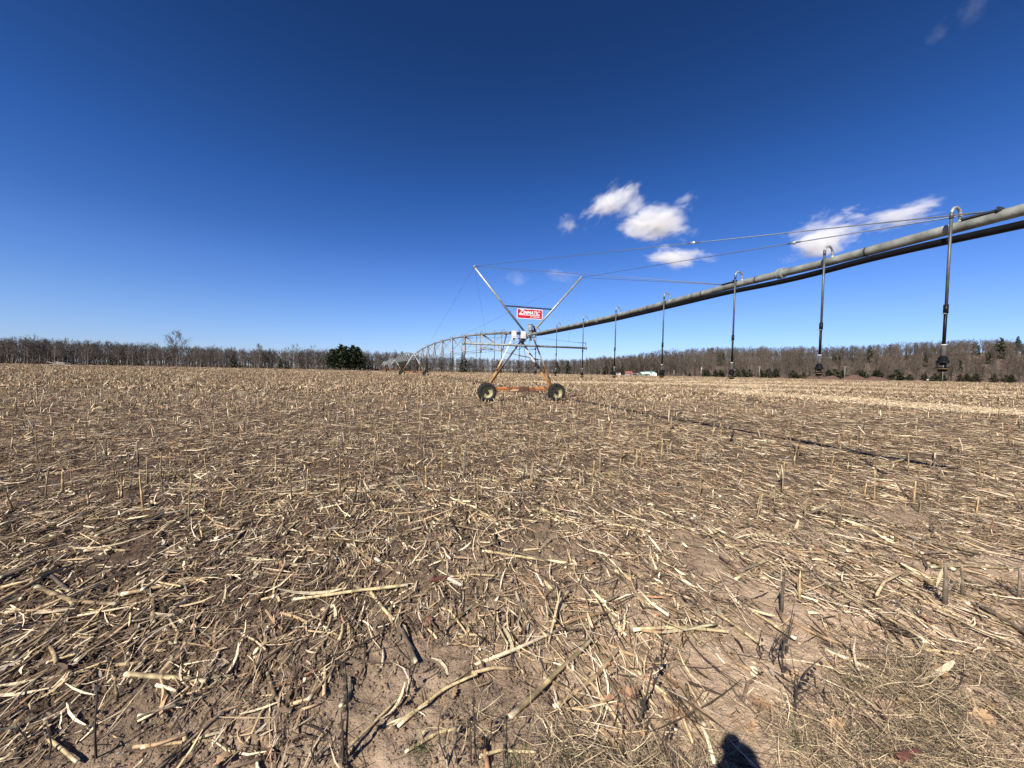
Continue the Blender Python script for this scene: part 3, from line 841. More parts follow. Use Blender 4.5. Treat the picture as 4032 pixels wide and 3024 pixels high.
def clods(x, y, r, tint):
    n = len(x); z = ground_z(x, y)
    c = np.array([(-1, -1, -1), (1, -1, -1), (1, 1, -1), (-1, 1, -1), (-1, -1, 1), (1, -1, 1), (1, 1, 1), (-1, 1, 1)]) * .62
    V = c[None] * (1 + rng.normal(0, .22, (n, 8, 3))) * r[:, None, None] * np.array([1, 1, .75])
    V[:, 4:, :2] *= .72
    a = rng.random(n) * 6.28; ca, sa = np.cos(a)[:, None], np.sin(a)[:, None]
    W = np.stack([V[..., 0] * ca - V[..., 1] * sa + x[:, None], V[..., 0] * sa + V[..., 1] * ca + y[:, None], V[..., 2] + (z + r * .15)[:, None]], -1)
    f = np.array([(0, 3, 2, 1), (4, 5, 6, 7), (0, 1, 5, 4), (1, 2, 6, 5), (2, 3, 7, 6), (3, 0, 4, 7)])
    Q = (np.arange(n) * 8)[:, None, None] + f[None]
    return W.reshape(-1, 3), Q.reshape(-1, 4), np.repeat(tint, 8, 0)
cl = []
for y0, y1, d, k in ((1.3, 3, 2200, 1.0), (3, 6, 900, 1.3), (6, 11, 220, 1.8)):
    x, y = scatter(d, y0, y1, 1.0); n = len(x)
    wet = ss(1.2, 2.6, .29 * y - .3 * np.minimum(x, 2.4) + 1.0 + .8 * vnoise(x, y, .9, 20))[:, None]
    t = (np.array([.50, .375, .27]) * (1 - wet) + np.array([.13, .093, .067]) * wet) * rng.uniform(.7, 1.15, (n, 1))
    cl.append(clods(x, y, rng.gamma(2.2, .0024, n).clip(.0015, .022) * k, t))
V, Q, Tn = merge(cl)
M['clod'] = tintmat("soil_crumb", .95, .2, 60, .05)
tag(link_mesh("soil_crumbs", np_mesh("soil_crumbs", V, Q, tint=Tn, mat=M['clod'], smooth=False)), "crumbs and small clods of soil between the residue", "soil crumbs", kind="stuff")

far = []
for (y0, y1, dl, ds, ls) in ((24, 45, 60, 3.0, 1.5), (45, 80, 20, .9, 2.0), (80, 130, 7, 0, 2.8), (130, 236, 2.0, 0, 3.6)):
    x, y = scatter(dl, y0, y1, 3, mask=lambda x, y: 1 - .93 * strawband(x, y)); n = len(x); z = ground_z(x, y)
    L = rng.gamma(3.2, .045, n).clip(.05, .5) * ls; W = rng.gamma(3, .007, n).clip(.006, .05) * ls
    up = np.abs(rng.normal(0, .35 if y0 < 40 else .16, n))
    P = np.stack([x, y, z + .01 + L * .5 * np.sin(up)], -1)
    far.append(blades(P, res_yaw(n, .3), up, L, W, rng.normal(.02, .1, n), rng.normal(0, .6, n), pick_tint(n, (.18, .21, .20, .17, .20, .02, .02), .25), 2))
    if ds:
        x, y = scatter(ds, y0, y1, 3); n = len(x); z = ground_z(x, y)
        L = rng.gamma(3, .12, n).clip(.1, .8); R = rng.normal(.011, .003, n).clip(.006, .016) * (ls * .6)
        P = np.stack([x, y, z + R + .02], -1)
        far.append(rods(P, res_yaw(n, .3), np.abs(rng.normal(0, .08, n)), L, R, pick_tint(n, (.35, .3, .2, .1, .03, .02, .02)), 4, 1, .0))
# pale chaff swaths
for (y0, y1, d, ls) in ((13, 30, 560, 1.0), (30, 55, 300, 1.4), (55, 105, 85, 2.2)):
    x, y = scatter(d, y0, y1, 2, mask=lambda x, y: (x > -40) * strawband(x, y)); n = len(x); z = ground_z(x, y)
    L = rng.gamma(3.2, .05, n).clip(.05, .4) * ls; W = rng.gamma(3, .013, n).clip(.008, .06) * ls
    P = np.stack([x, y, z + .04 + .05 * rng.random(n)], -1)
    far.append(blades(P, res_yaw(n, .2), rng.normal(0, .15, n), L, W, rng.normal(0, .08, n), rng.normal(0, .3, n), pick_tint(n, (.85, .2, .03, 0, 0, .05, 0), .08), 2))
V, Q, Tn = merge(far)
tag(link_mesh("distant_crop_residue", np_mesh("distant_crop_residue", V, Q, tint=Tn, mat=M['residue_far'])), "pale corn residue and chaff swaths covering the farther field", "crop residue", kind="stuff")

# ---- standing stubble: prototypes, 300 individuals close by, the rest one object
def stub_arrays(h, r, seed, leaf=True, dark=False):
    g = np.random.default_rng(seed)
    n = 7; hs = [0, .03, .09, .13, h * .45, h * .47, h * .5, h * .8, h * .93, h]
    V = []; T = []
    lean = g.normal(0, .05, 2)
    base = np.array([.30, .205, .10]) * g.uniform(.55, 1.2) if not dark else np.array([.13, .10, .07])
    for i, z in enumerate(hs):
        rr = r * (1.12 if i in (0, 1) else 1.0) * (1 - .22 * z / h) * (1.22 if i in (2, 5) else 1)
        for k in range(n):
            a = 2 * math.pi * k / n
            zz = z + (g.normal(0, .018) if i == len(hs) - 1 else 0)
            V.append((lean[0] * z * z / h + rr * math.cos(a), lean[1] * z * z / h + rr * math.sin(a), zz - .01))
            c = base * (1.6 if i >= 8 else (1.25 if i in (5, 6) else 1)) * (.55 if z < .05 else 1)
            T.append(c)
    Q = []
    for i in range(len(hs) - 1):
        for k in range(n): Q.append((i * n + k, i * n + (k + 1) % n, (i + 1) * n + (k + 1) % n, (i + 1) * n + k))
    Tr = [(len(V) - n, len(V) - n + k, len(V) - n + k + 1) for k in range(1, n - 1)]
    V = np.array(V); T = np.array(T); Q = np.array(Q)
    if leaf:
        m = g.integers(1, 4)
        st = np.random.default_rng(seed + 500)
        a = g.random(m) * 6.28
        P = np.stack([np.cos(a) * (r + .02), np.sin(a) * (r + .02), g.uniform(.06, h * .8, m)], -1)
        lv, lq, lt = blades(P, a, g.uniform(-1.4, 1.2, m), g.uniform(.08, .22, m), g.uniform(.008, .02, m), g.normal(0, .2, m), g.normal(0, .5, m), np.tile(np.array([.46, .38, .24]) * g.uniform(.4, 1.3), (m, 1)), 3, np.zeros(m))
        Q = np.vstack([Q, lq + len(V)]); V = np.vstack([V, lv]); T = np.vstack([T, lt])
    return V, Q, np.array(Tr), T
STUBM = []
for k in range(14):
    dark = k >= 10
    V, Q, Tr, Tt = stub_arrays([.22, .26, .30, .34, .38, .24, .28, .32, .42, .20, .2, .26, .32, .16][k], [.011, .012, .010, .012, .011, .013, .009, .011, .010, .014, .013, .014, .012, .016][k], 40 + k, True, dark)
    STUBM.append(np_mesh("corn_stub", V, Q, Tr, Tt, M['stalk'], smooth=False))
MEAS = [((-4.22, 4.38), .46), ((-1.98, 1.9), .12), ((-3.51, 4.16), .38), ((-2.32, 5.2), .5), ((-1.68, 4.52), .31), ((-1.17, 5.34), .35), ((-4.49, 4.92), .23), ((-5.74, 4.7), .39),
        ((-4.87, 4.74), .25), ((1.98, 2.72), .29), ((2.2, 2.84), .23), ((3.27, 2.82), .3), ((3.52, 2.92), .27), ((3.98, 2.94), .25), ((4.96, 5.18), .44), ((5.48, 5.16), .32), ((4.74, 5.9), .21),
        ((4.05, 5.66), .52), ((-.39, 5.38), .32), ((-1.07, 5.98), .36), ((-3.59, 5.86), .33), ((-1.78, 6.08), .24), ((8.11, 7.34), .48), ((6.18, 6.92), .37), ((1.76, 6.18), .33), ((1.29, 6.0), .32), ((2.48, 5.88), .29), ((.88, 5.98), .24)]
LB_STUB = {"short": "short cut corn stub standing upright in the stubble", "tall": "tall cut corn stub standing upright in the stubble",
           "dark": "dark weathered corn stub still standing in the stubble", "lean": "cut corn stub leaning over in the stubble"}
def place_stub(x, y, h, k, lean=0.0, az=0.0):
    me = STUBM[k]
    o = link_mesh("corn_stub", me)
    h0 = [.22, .26, .30, .34, .38, .24, .28, .32, .42, .20, .2, .26, .32, .16][k]
    s = h / h0
    o.scale = (min(.95, .5 + .22 * s), min(.95, .5 + .22 * s), s)
    o.location = (x, y, float(ground_z(x, y)) - .01)
    o.rotation_euler = (Matrix.Rotation(az, 3, 'Z') @ Matrix.Rotation(lean, 3, 'X') @ Matrix.Rotation(random.random() * 6.28, 3, 'Z')).to_euler()
    key = "dark" if k >= 10 else ("lean" if lean > .35 else ("tall" if h > .31 else "short"))
    tag(o, LB_STUB[key], "corn stub", "standing corn stubs, " + {"dark": "dark weathered", "lean": "leaning", "tall": "tall", "short": "short"}[key])
for i, ((x, y), h) in enumerate(MEAS):
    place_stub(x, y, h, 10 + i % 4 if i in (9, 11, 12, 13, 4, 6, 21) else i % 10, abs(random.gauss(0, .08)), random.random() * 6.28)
rowdir = np.array([math.cos(ROW), math.sin(ROW)]); rown = np.array([-rowdir[1], rowdir[0]])
def stub_field():
    out = []
    R_, C_ = np.meshgrid(np.arange(-430, 430), np.arange(-80, 1300))
    a = R_.ravel() * .76 + rng.normal(0, .06, R_.size); c = C_.ravel() * .19 + rng.normal(0, .07, R_.size)
    x = a * rown[0] + c * rowdir[0]; y = a * rown[1] + c * rowdir[1]
    k = (y > 4.2) & (y < 236) & (np.abs(x) < 1.42 * y + 3)
    x, y = x[k], y[k]
    keep = np.clip(.34 + .20 * ss(7, 20, y), 0, .54) * (1 - .72 * ss(45, 130, y)) * (.55 + .9 * vnoise(x, y, 5, 12))
    keep = keep * (1 - .55 * ss(4, 12, x) * (1 - ss(28, 45, y)))          # driven down on the headland to the right
    keep = keep * (1 - .9 * strawband(x, y))
    keep = np.clip(keep * (1 + 1.1 * ss(-50, -25, x) * (1 - ss(0, 8, x)) * ss(26, 32, y) * (1 - ss(60, 85, y))), 0, .95)
    k = rng.random(len(x)) < keep
    return x[k], y[k]
sx_, sy_ = stub_field()
order = np.argsort(np.hypot(sx_, sy_))
sx_, sy_ = sx_[order], sy_[order]
inview = (np.abs(sx_) < 1.36 * sy_)
idx = np.where(inview)[0][:300 - len(MEAS)]
ind = set(idx.tolist())
for i in idx:
    kk = int(rng.integers(0, 14))
    ln = abs(rng.normal(0, .10)) if rng.random() < .8 else rng.uniform(.35, 1.1)
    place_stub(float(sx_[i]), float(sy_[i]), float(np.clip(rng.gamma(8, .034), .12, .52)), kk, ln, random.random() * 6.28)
rest = np.array([i for i in range(len(sx_)) if i not in ind])
x, y = sx_[rest], sy_[rest]; n = len(x); z = ground_z(x, y)
dist = np.hypot(x, y)
nr = dist < 40
parts = []
for m_, nn in ((nr, 5), (~nr, 3)):
    xx, yy, zz = x[m_], y[m_], z[m_]; q = len(xx)
    h = rng.gamma(8, .027, q).clip(.10, .45); ln = np.where(rng.random(q) < .8, np.abs(rng.normal(0, .12, q)), rng.uniform(.3, 1.2, q))
    R = (.0085 + .00016 * np.hypot(xx, yy).clip(0, 120)) * rng.uniform(.8, 1.2, q)
    P = np.stack([xx, yy, zz + h * .5 * np.cos(ln)], -1)
    parts.append(rods(P, rng.random(q) * 6.28, math.pi / 2 - ln, h, R, pick_tint(q, (.10, .20, .26, .26, .13, .02, .03), .25), nn, 1 if nn == 3 else 2, .03))
    k2 = rng.random(q) < .7
    q2 = int(k2.sum())
    L = rng.uniform(.1, .3, q2) * (1 + .012 * np.hypot(xx[k2], yy[k2])).clip(1, 2)
    P = np.stack([xx[k2] + rng.normal(0, .06, q2), yy[k2] + rng.normal(0, .06, q2), zz[k2] + rng.uniform(.05, .22, q2)], -1)
    parts.append(blades(P, rng.random(q2) * 6.28, rng.normal(0, .8, q2), L, .022 * (1 + .012 * np.hypot(xx[k2], yy[k2])).clip(1, 2.4), rng.normal(0, .15, q2), rng.normal(0, .6, q2), pick_tint(q2, (.22, .22, .2, .2, .1, .04, .02), .25), 2))
V, Q, Tn = merge(parts)
tag(link_mesh("corn_stubble", np_mesh("corn_stubble", V, Q, tint=Tn, mat=M['residue_far'])), "rows of cut corn stubble running away across the field", "stubble", kind="stuff")

# ---- lying stalks: individuals
def lying_stalk(seed, L, r, dark=0):
    g = np.random.default_rng(seed)
    n = 7; m = 13
    V = []; T = []
    b1 = g.normal(0, .03); kink = g.uniform(.3, .7); ka = g.normal(0, .12)
    base = [np.array([.42, .32, .175]), np.array([.27, .19, .105]), np.array([.15, .115, .08])][dark]
    nodes = np.cumsum(g.uniform(.11, .17, 8)); nodes = nodes[nodes < L]
    ts = sorted(list(np.linspace(0, L, m)) + [q for nd in nodes for q in (nd - .008, nd, nd + .008) if 0 < q < L])
    for i, t in enumerate(ts):
        u = t / L
        off = b1 * L * (2 * u - 1) ** 2 + (ka * (t - kink * L) if u > kink else 0)
        nd = min([abs(t - q) for q in nodes] + [9])
        rr = r * (1 - .2 * u) * (1.2 if nd < .004 else 1) * g.uniform(.94, 1.06)
        weather = .45 + .75 * _tab[int(t * 60 + seed * 7) % 256, seed % 256]
        for k in range(n):
            a = 2 * math.pi * k / n
            V.append((t - L / 2, off + rr * math.cos(a), rr * .85 * math.sin(a)))
            c = base * (weather if dark < 2 else .8 + .4 * g.random()) * (1 + .12 * g.standard_normal())
            if nd < .012: c = c * (1.25 if nd > .004 else .6)
            if i in (0, len(ts) - 1): c = np.array([.66, .57, .40])
            T.append(np.clip(c, .02, .8))
    Q = []
    for i in range(len(ts) - 1):
        for k in range(n): Q.append((i * n + k, i * n + (k + 1) % n, (i + 1) * n + (k + 1) % n, (i + 1) * n + k))
    e = len(V) - n
    Tr = [(e, e + k, e + k + 1) for k in range(1, n - 1)] + [(0, k + 1, k) for k in range(1, n - 1)]
    V = np.array(V); T = np.array(T); Q = np.array(Q)
    q = int(g.integers(1, 5))
    P = np.stack([g.uniform(-L / 2, L / 2, q), g.normal(0, r, q), g.normal(0, r * .4, q)], -1)
    lv, lq, lt = blades(P, g.choice([0, math.pi], q) + g.normal(0, .3, q), g.normal(0, .1, q), g.uniform(.08, .3, q), g.uniform(.008, .026, q), g.normal(0, .06, q), g.normal(0, .6, q), np.tile([.42, .35, .22], (q, 1)) * g.uniform(.35, 1.2, (q, 1)), 4)
    return np.vstack([V, lv]), np.vstack([Q, lq + len(V)]), np.array(Tr), np.vstack([T, lt])
LYL = [.25, .34, .42, .5, .6, .75, .3, .4, .55, .28, .38, .5, .2, .33]
LYM = []
for k, L in enumerate(LYL):
    V, Q, Tr, Tt = lying_stalk(200 + k, L, [.011, .0115, .012, .0105, .012, .011, .0095, .010, .0125, .013, .0115, .012, .0125, .012][k], [0, 0, 0, 0, 0, 0, 0, 1, 1, 1, 2, 2, 2, 1][k])
    LYM.append(np_mesh("corn_stalk", V, Q, Tr, Tt, M['stalk'], smooth=False))
LB_LY = ["pale cream broken corn stalk lying flat on the soil", "tan corn stalk piece lying flat on the soil", "dark rotted corn stalk piece lying on the soil"]
def place_stalk(x, y, yaw, k, L=None, lift=0.0, pitch=None, label=None):
    o = link_mesh("corn_stalk", LYM[k])
    s = 1.0 if L is None else L / LYL[k]
    th = 1.0 if L is None else min(1.35, max(.8, s))
    o.scale = (s, th, th)
    z = float(ground_z(x, y))
    dx, dy = math.cos(yaw) * LYL[k] * s / 2, math.sin(yaw) * LYL[k] * s / 2
    za, zb = float(ground_z(x - dx, y - dy)), float(ground_z(x + dx, y + dy))
    p = -math.atan2(zb - za, LYL[k] * s) if pitch is None else pitch
    o.location = (x, y, max(z, (za + zb) / 2) + .010 * th + lift)
    o.rotation_euler = (Matrix.Rotation(yaw, 3, 'Z') @ Matrix.Rotation(p, 3, 'Y') @ Matrix.Rotation(random.choice([0, math.pi]) + random.gauss(0, .3), 3, 'X')).to_euler()
    d = [0, 0, 0, 0, 0, 0, 0, 1, 1, 1, 2, 2, 2, 1][k]
    tag(o, label or LB_LY[d], "corn stalk", "corn stalks lying on the field, " + ("pale", "tan", "dark")[d])
HERO = [((-2.06, 2.02), (-1.6, 2.0)), ((0.04, 1.82), (0.51, 2.4)), ((0.25, 1.9), (0.71, 2.26)), ((-0.72, 1.62), (-0.54, 1.94)), ((-0.52, 1.78), (-0.21, 2.12)), ((-0.22, 1.74), (-0.45, 1.7)),
        ((0.82, 2.46), (1.44, 2.5)), ((-3.46, 2.76), (-2.71, 2.54)), ((-2.7, 2.62), (-2.47, 2.68)), ((-2.53, 3.42), (-2.32, 3.44)), ((-1.53, 3.6), (-0.91, 3.06)), ((-1.93, 3.76), (-1.37, 3.7)),
        ((-0.47, 3.04), (-0.0, 3.18)), ((-0.37, 2.32), (-0.15, 2.32)), ((-0.24, 3.5), (0.51, 3.3)), ((-0.77, 2.58), (-0.52, 2.16)), ((1.49, 2.68), (1.58, 2.34)), ((2.74, 3.8), (3.19, 4.24)),
        ((3.02, 4.54), (3.12, 4.14)), ((3.74, 3.34), (4.67, 3.48)), ((3.85, 4.82), (4.5, 4.32)), ((-1.33, 2.08), (-1.08, 1.8)), ((-0.81, 1.86), (-0.82, 2.06)), ((-2.28, 1.68), (-2.18, 1.84)),
        ((-1.76, 1.78), (-1.54, 1.9)), ((-1.6, 1.64), (-1.29, 1.7)), ((-0.11, 1.62), (0.12, 1.7)), ((2.38, 2.24), (2.38, 2.08)), ((0.49, 2.66), (0.53, 2.4)), ((-2.56, 2.1), (-2.45, 2.12)),
        ((-3.73, 6.76), (-3.45, 7.62)), ((-3.28, 4.52), (-2.84, 4.64)), ((6.66, 7.04), (8.1, 7.86)), ((8.86, 7.7), (8.12, 6.48))]
HD = {15: 10, 24: 10, 22: 11, 21: 8, 28: 11, 2: 8, 13: 8, 7: 8, 10: 8, 23: 11, 25: 7}
for i, (a, c) in enumerate(HERO):
    L = math.hypot(c[0] - a[0], c[1] - a[1])
    k = HD.get(i, i % 7)
    lab = {0: "thick pale cream corn stalk lying by the short upright stub at lower left", 1: "long weathered corn stalk running away from the lower centre of the field margin"}.get(i)
    place_stalk((a[0] + c[0]) / 2, (a[1] + c[1]) / 2, math.atan2(c[1] - a[1], c[0] - a[0]), k, L, .004, None, lab)
x, y = scatter(9.5, 1.5, 9, 0.5, mask=litter_mask)
k = np.argsort(np.hypot(x, y)); x, y = x[k], y[k]
k = np.abs(x) < 1.34 * y; x, y = x[k][:300 - len(HERO)], y[k][:300 - len(HERO)]
yw = res_yaw(len(x), .5)
for i in range(len(x)):
    place_stalk(float(x[i]), float(y[i]), float(yw[i]), int(rng.integers(0, 14)), float(np.clip(rng.gamma(4, .075), .1, .8)), abs(random.gauss(0, .008)))

# ------------------------------------------------------------------ trees
M['bark'] = tintmat("tree_bark", .9, .3, 2.0, .1, rand=.25)
M['twig'] = tintmat("bare_twigs", .9, .25, .6, .1, rand=.2)
M['needle'] = tintmat("conifer_needles", .75, .35, .9, .2, rand=.2)

def seg_tubes(A, B, ra, rb, n=3):
    """straight tapered prisms between point arrays A and B"""
    m = len(A); d = B - A; d = d / np.linalg.norm(d, axis=1, keepdims=True).clip(1e-6)
    ref = np.where(np.abs(d[:, 2:3]) > .9, np.array([[1., 0, 0]]), np.array([[0., 0, 1]]))
    e1 = np.cross(d, ref); e1 /= np.linalg.norm(e1, axis=1, keepdims=True); e2 = np.cross(e1, d)
    V = np.empty((m, 2, n, 3))
    for k in range(n):
        a = 2 * math.pi * k / n
        o = e1 * math.cos(a) + e2 * math.sin(a)
        V[:, 0, k] = A + o * ra[:, None]; V[:, 1, k] = B + o * rb[:, None]
    k = np.arange(n)
    Q = (np.arange(m) * 2 * n)[:, None, None] + np.stack([k, (k + 1) % n, (k + 1) % n + n, k + n], -1)[None]
    return V.reshape(-1, 3), Q.reshape(-1, 4)

def bare_tree(seed, H=10., spread=.30, low=.32, nl=13, ns=5, nt=7, trunk_col=(.24, .21, .185), twig_col=(.19, .145, .125)):
    """returns trunk and crown arrays of a leafless broadleaf tree"""
    g = np.random.default_rng(seed)
    # trunk
    hs = np.array([0, .06, .2, .35, .5, .65, .8, .93]) * H
    wob = np.cumsum(g.normal(0, .012 * H, (8, 2)), 0); wob[0] = 0; wob[1] *= .3
    C_ = np.column_stack([wob, hs]); rr = np.array([.021, .016, .0135, .0115, .009, .006, .0035, .0012]) * H
    tV, tQ = [], []
    kk = 0
    for i in range(7):
        v, q = seg_tubes(C_[i:i + 1], C_[i + 1:i + 2], rr[i:i + 1], rr[i + 1:i + 2], 5)
        tV.append(v); tQ.append(q + kk); kk += len(v)
    tV = np.vstack(tV); tQ = np.vstack(tQ)
    # limbs
    t = np.sort(g.uniform(low, .9, nl)); az = g.uniform(0, 6.28, nl) + np.arange(nl) * 2.4
    base = np.column_stack([np.interp(t * H, hs, C_[:, 0]), np.interp(t * H, hs, C_[:, 1]), t * H])
    L = H * spread * (1.25 - t * .75) * g.uniform(.7, 1.25, nl)
    el = np.radians(g.uniform(22, 55, nl) + 18 * t)
    d1 = np.column_stack([np.cos(el) * np.cos(az), np.cos(el) * np.sin(az), np.sin(el)])
    el2 = el + np.radians(g.uniform(5, 25, nl))
    d2 = np.column_stack([np.cos(el2) * np.cos(az + .2), np.cos(el2) * np.sin(az + .2), np.sin(el2)])
    mid = base + d1 * (L * .5)[:, None]; end = mid + d2 * (L * .5)[:, None]
    r0 = rr[3] * .55 * (1.2 - t * .6)
    parts = [seg_tubes(base, mid, r0, r0 * .6), seg_tubes(mid, end, r0 * .6, r0 * .2)]
    # second order
    n2 = nl * ns; li = np.repeat(np.arange(nl), ns); u = g.uniform(.25, 1, n2)
    p0 = np.where((u < .5)[:, None], base[li] + (mid - base)[li] * (u * 2)[:, None], mid[li] + (end - mid)[li] * (u * 2 - 1)[:, None])
    dd = d2[li] + g.normal(0, .55, (n2, 3)) + np.array([0, 0, .25]); dd /= np.linalg.norm(dd, axis=1, keepdims=True)
    l2 = L[li] * g.uniform(.3, .6, n2); p1 = p0 + dd * l2[:, None]
    r2 = np.full(n2, .0022 * H)
    parts.append(seg_tubes(p0, p1, r2, r2 * .4))
    # twigs: slender triangles
    n3 = n2 * nt; si = np.repeat(np.arange(n2), nt); u = g.uniform(.1, 1, n3)
    q0 = p0[si] + (p1 - p0)[si] * u[:, None]
    d3 = dd[si] + g.normal(0, .6, (n3, 3)) + np.array([0, 0, .25]); d3 /= np.linalg.norm(d3, axis=1, keepdims=True)
    l3 = H * g.uniform(.035, .09, n3)
    sd = np.cross(d3, g.normal(0, 1, (n3, 3))); sd /= np.linalg.norm(sd, axis=1, keepdims=True)
    w3 = .0021 * H
    tv = np.stack([q0 - sd * w3, q0 + sd * w3, q0 + d3 * l3[:, None]], 1).reshape(-1, 3)
    V = []; Q = []; k = 0
    for v, q in parts: V.append(v); Q.append(q + k); k += len(v)
    nlv = k
    V.append(tv); T = np.arange(n3 * 3).reshape(-1, 3) + k
    V = np.vstack(V); Q = np.vstack(Q)
    tint = np.empty((len(V), 3)); tint[:nlv] = np.array(trunk_col) * .85; tint[nlv:] = np.array(twig_col) * g.uniform(.8, 1.2, (len(tv) // 3, 1)).repeat(3, 0)
    ttint = np.tile(np.array(trunk_col), (len(tV), 1)) * g.uniform(.85, 1.15)
    return (tV, tQ, ttint), (V, Q, T, tint)

def conifer(seed, H=8., R=1.9, low=.08, levels=15, per=6, tuft=9, col=(.045, .062, .028), up=-.15, tl=.85, tw=.50, shape=.85):
    g = np.random.default_rng(seed)
    hs = np.array([0, .3, .7, 1.]) * H
    tv, tq, k = [], [], 0
    for i in range(3):
        c = np.array([[0, 0, hs[i]]]); d = np.array([[0, 0, hs[i + 1] * (.97 if i == 2 else 1)]]); r = [.02, .015, .008, .002]
        v, q = seg_tubes(c, d, np.array([r[i] * H]), np.array([r[i + 1] * H]), 6); tv.append(v); tq.append(q + k); k += len(v)
    n = levels * per
    lev = np.repeat(np.arange(levels), per); t = low + (1 - low) * (lev + g.uniform(-.3, .3, n)) / levels
    t = t.clip(low * .8, .985)
    az = g.uniform(0, 6.28, n)
    prof = (1 - t) ** shape * (1 - .45 * np.clip((.25 - t) / .25, 0, 1))
    L = R * prof * g.uniform(.65, 1.2, n) + .12
    el = up + .55 * t + g.normal(0, .12, n)
    d = np.column_stack([np.cos(el) * np.cos(az), np.cos(el) * np.sin(az), np.sin(el)])
    b = np.column_stack([np.zeros(n), np.zeros(n), t * H])
    bi = np.repeat(np.arange(n), tuft); m = n * tuft
    u = g.uniform(.15, 1.05, m) ** .7
    p = b[bi] + d[bi] * (L[bi] * u)[:, None] + g.normal(0, .05, (m, 3)) * L[bi][:, None] * np.array([1, 1, .6])
    dir_ = d[bi] + g.normal(0, .5, (m, 3)); dir_ /= np.linalg.norm(dir_, axis=1, keepdims=True)
    yaw = np.arctan2(dir_[:, 1], dir_[:, 0]); pit = np.arcsin(dir_[:, 2].clip(-1, 1))
    ll = tl * g.uniform(.6, 1.3, m) * (.4 + .6 * (L[bi] / R).clip(0, 1)); ww = tw * g.uniform(.6, 1.3, m) * (.5 + .5 * (L[bi] / R).clip(0, 1))
    c = np.array(col) * g.uniform(.6, 1.5, (n, 1))[bi] * g.uniform(.8, 1.2, (m, 1))
    dd, s, uu = basis(yaw, pit)
    ro = g.uniform(-.9, .9, m)[:, None]
    s2 = s * np.cos(ro) + uu * np.sin(ro)
    # diamond shaped sprays
    V = np.stack([p - dd * (ll * .5)[:, None], p + s2 * (ww * .5)[:, None], p + dd * (ll * .5)[:, None], p - s2 * (ww * .5)[:, None]], 1).reshape(-1, 3)
    Q = np.arange(m * 4).reshape(-1, 4)
    tv = np.vstack(tv)
    return (tv, np.vstack(tq), np.tile([.11, .085, .07], (len(tv), 1))), (V, Q, None, np.repeat(c, 4, 0))

class TreeKind:
    def __init__(self, name, tr, cr, leafmat):
        self.tr = tr; self.cr = cr
        self.tm = np_mesh(name + "_trunk", tr[0], tr[1], None, tr[2], M['bark'])
        self.cm = np_mesh(name + "_crown", cr[0], cr[1], cr[2], cr[3], leafmat)
    def place(self, name, x, y, z, s, label, cat, group, rz=None, sxy=None):
        r = empty(name, (x, y, z), random.random() * 6.28 if rz is None else rz, label, cat, group)
        q = s if sxy is None else sxy
        r.scale = (q, q, s)
        t = link_mesh("trunk", self.tm, r); c = link_mesh("crown", self.cm, r)
        return r

BARE = []
for k in range(9):
    tr, cr = bare_tree(300 + k, 10., [.26, .30, .22, .34, .27, .24, .31, .20, .28][k], [.16, .2, .3, .12, .28, .2, .36, .14, .1][k], 16, 6, 9,
                       [(.15, .132, .118), (.19, .172, .152), (.09, .078, .068), (.14, .122, .105)][k % 4], [(.135, .108, .096), (.165, .142, .128), (.11, .087, .078), (.14, .112, .098)][k % 4])
    BARE.append(TreeKind("bare_tree", tr, cr, M['twig']))
LITE = [bare_tree(400 + k, 10., [.26, .30, .22, .34, .28, .2][k], [.12, .2, .3, .08, .1, .25][k], 12, 4, 7, [(.15, .132, .118), (.17, .155, .138), (.085, .073, .064)][k % 3],
                  [(.135, .105, .085), (.165, .14, .12), (.105, .082, .067), (.145, .11, .09), (.13, .10, .078), (.14, .115, .095)][k]) for k in range(6)]

def wood_mass(xs, ys, zs, hs, wids, tints):
    Vq, Qq, Tq, Cq = [], [], [], []; k = 0
    for x, y, z, h, w, tn in zip(xs, ys, zs, hs, wids, tints):
        tr, cr = LITE[rng.integers(0, len(LITE))]
        a = rng.random() * 6.28; ca, sa = math.cos(a), math.sin(a)
        V = np.vstack([tr[0], cr[0]])
        P = np.empty_like(V)
        P[:, 0] = (V[:, 0] * ca - V[:, 1] * sa) * w / 10 + x; P[:, 1] = (V[:, 0] * sa + V[:, 1] * ca) * w / 10 + y; P[:, 2] = V[:, 2] * h / 10 + z
        n1 = len(tr[0])
        Vq.append(P); Qq.append(np.vstack([tr[1], cr[1] + n1]) + k); Tq.append(cr[2] + n1 + k)
        Cq.append(np.vstack([tr[2], cr[3]]) * tn); k += len(P)
    return np.vstack(Vq), np.vstack(Qq), np.vstack(Tq), np.vstack(Cq)

# edge of the woods round the field, as seen from the road side
EX = [-330, -215, -190, -125, -95, -53, 0, 58, 80, 110]
EY = [150, 166, 176, 176, 180, 196, 217, 231, 248, 252]
def edge_y(x): return np.interp(x, EX, EY)
def wood_h(x): return np.interp(x, [-300, -200, -160, -120, -90, -60, -30, 0, 40, 70, 110], [11.5, 10.8, 9.3, 9.0, 10.0, 9.0, 7.6, 7.4, 8.8, 9.5, 10.5])
N = 2500
wx = rng.uniform(-330, 125, N); dep = rng.random(N) ** 1.1 * 75 + 1.5
wy = edge_y(wx) + dep + 2
hh = wood_h(wx) * rng.uniform(.78, 1.08, N) + dep * .02
V, Q, T, Cc = wood_mass(wx, wy, np.zeros(N), hh, hh * rng.uniform(.8, 1.15, N), rng.uniform(.6, 1.05, N))
tag(link_mesh("bare_woods", np_mesh("bare_woods", V, Q, T, Cc, M['twig'])), "bare grey brown woods standing behind the first trees along the far field edge", "woods", kind="stuff")
N = 900
wx = rng.uniform(-320, 100, N); wy = edge_y(wx) + rng.random(N) * 9 + .5
hh = rng.gamma(4, .6, N).clip(.8, 5.2)
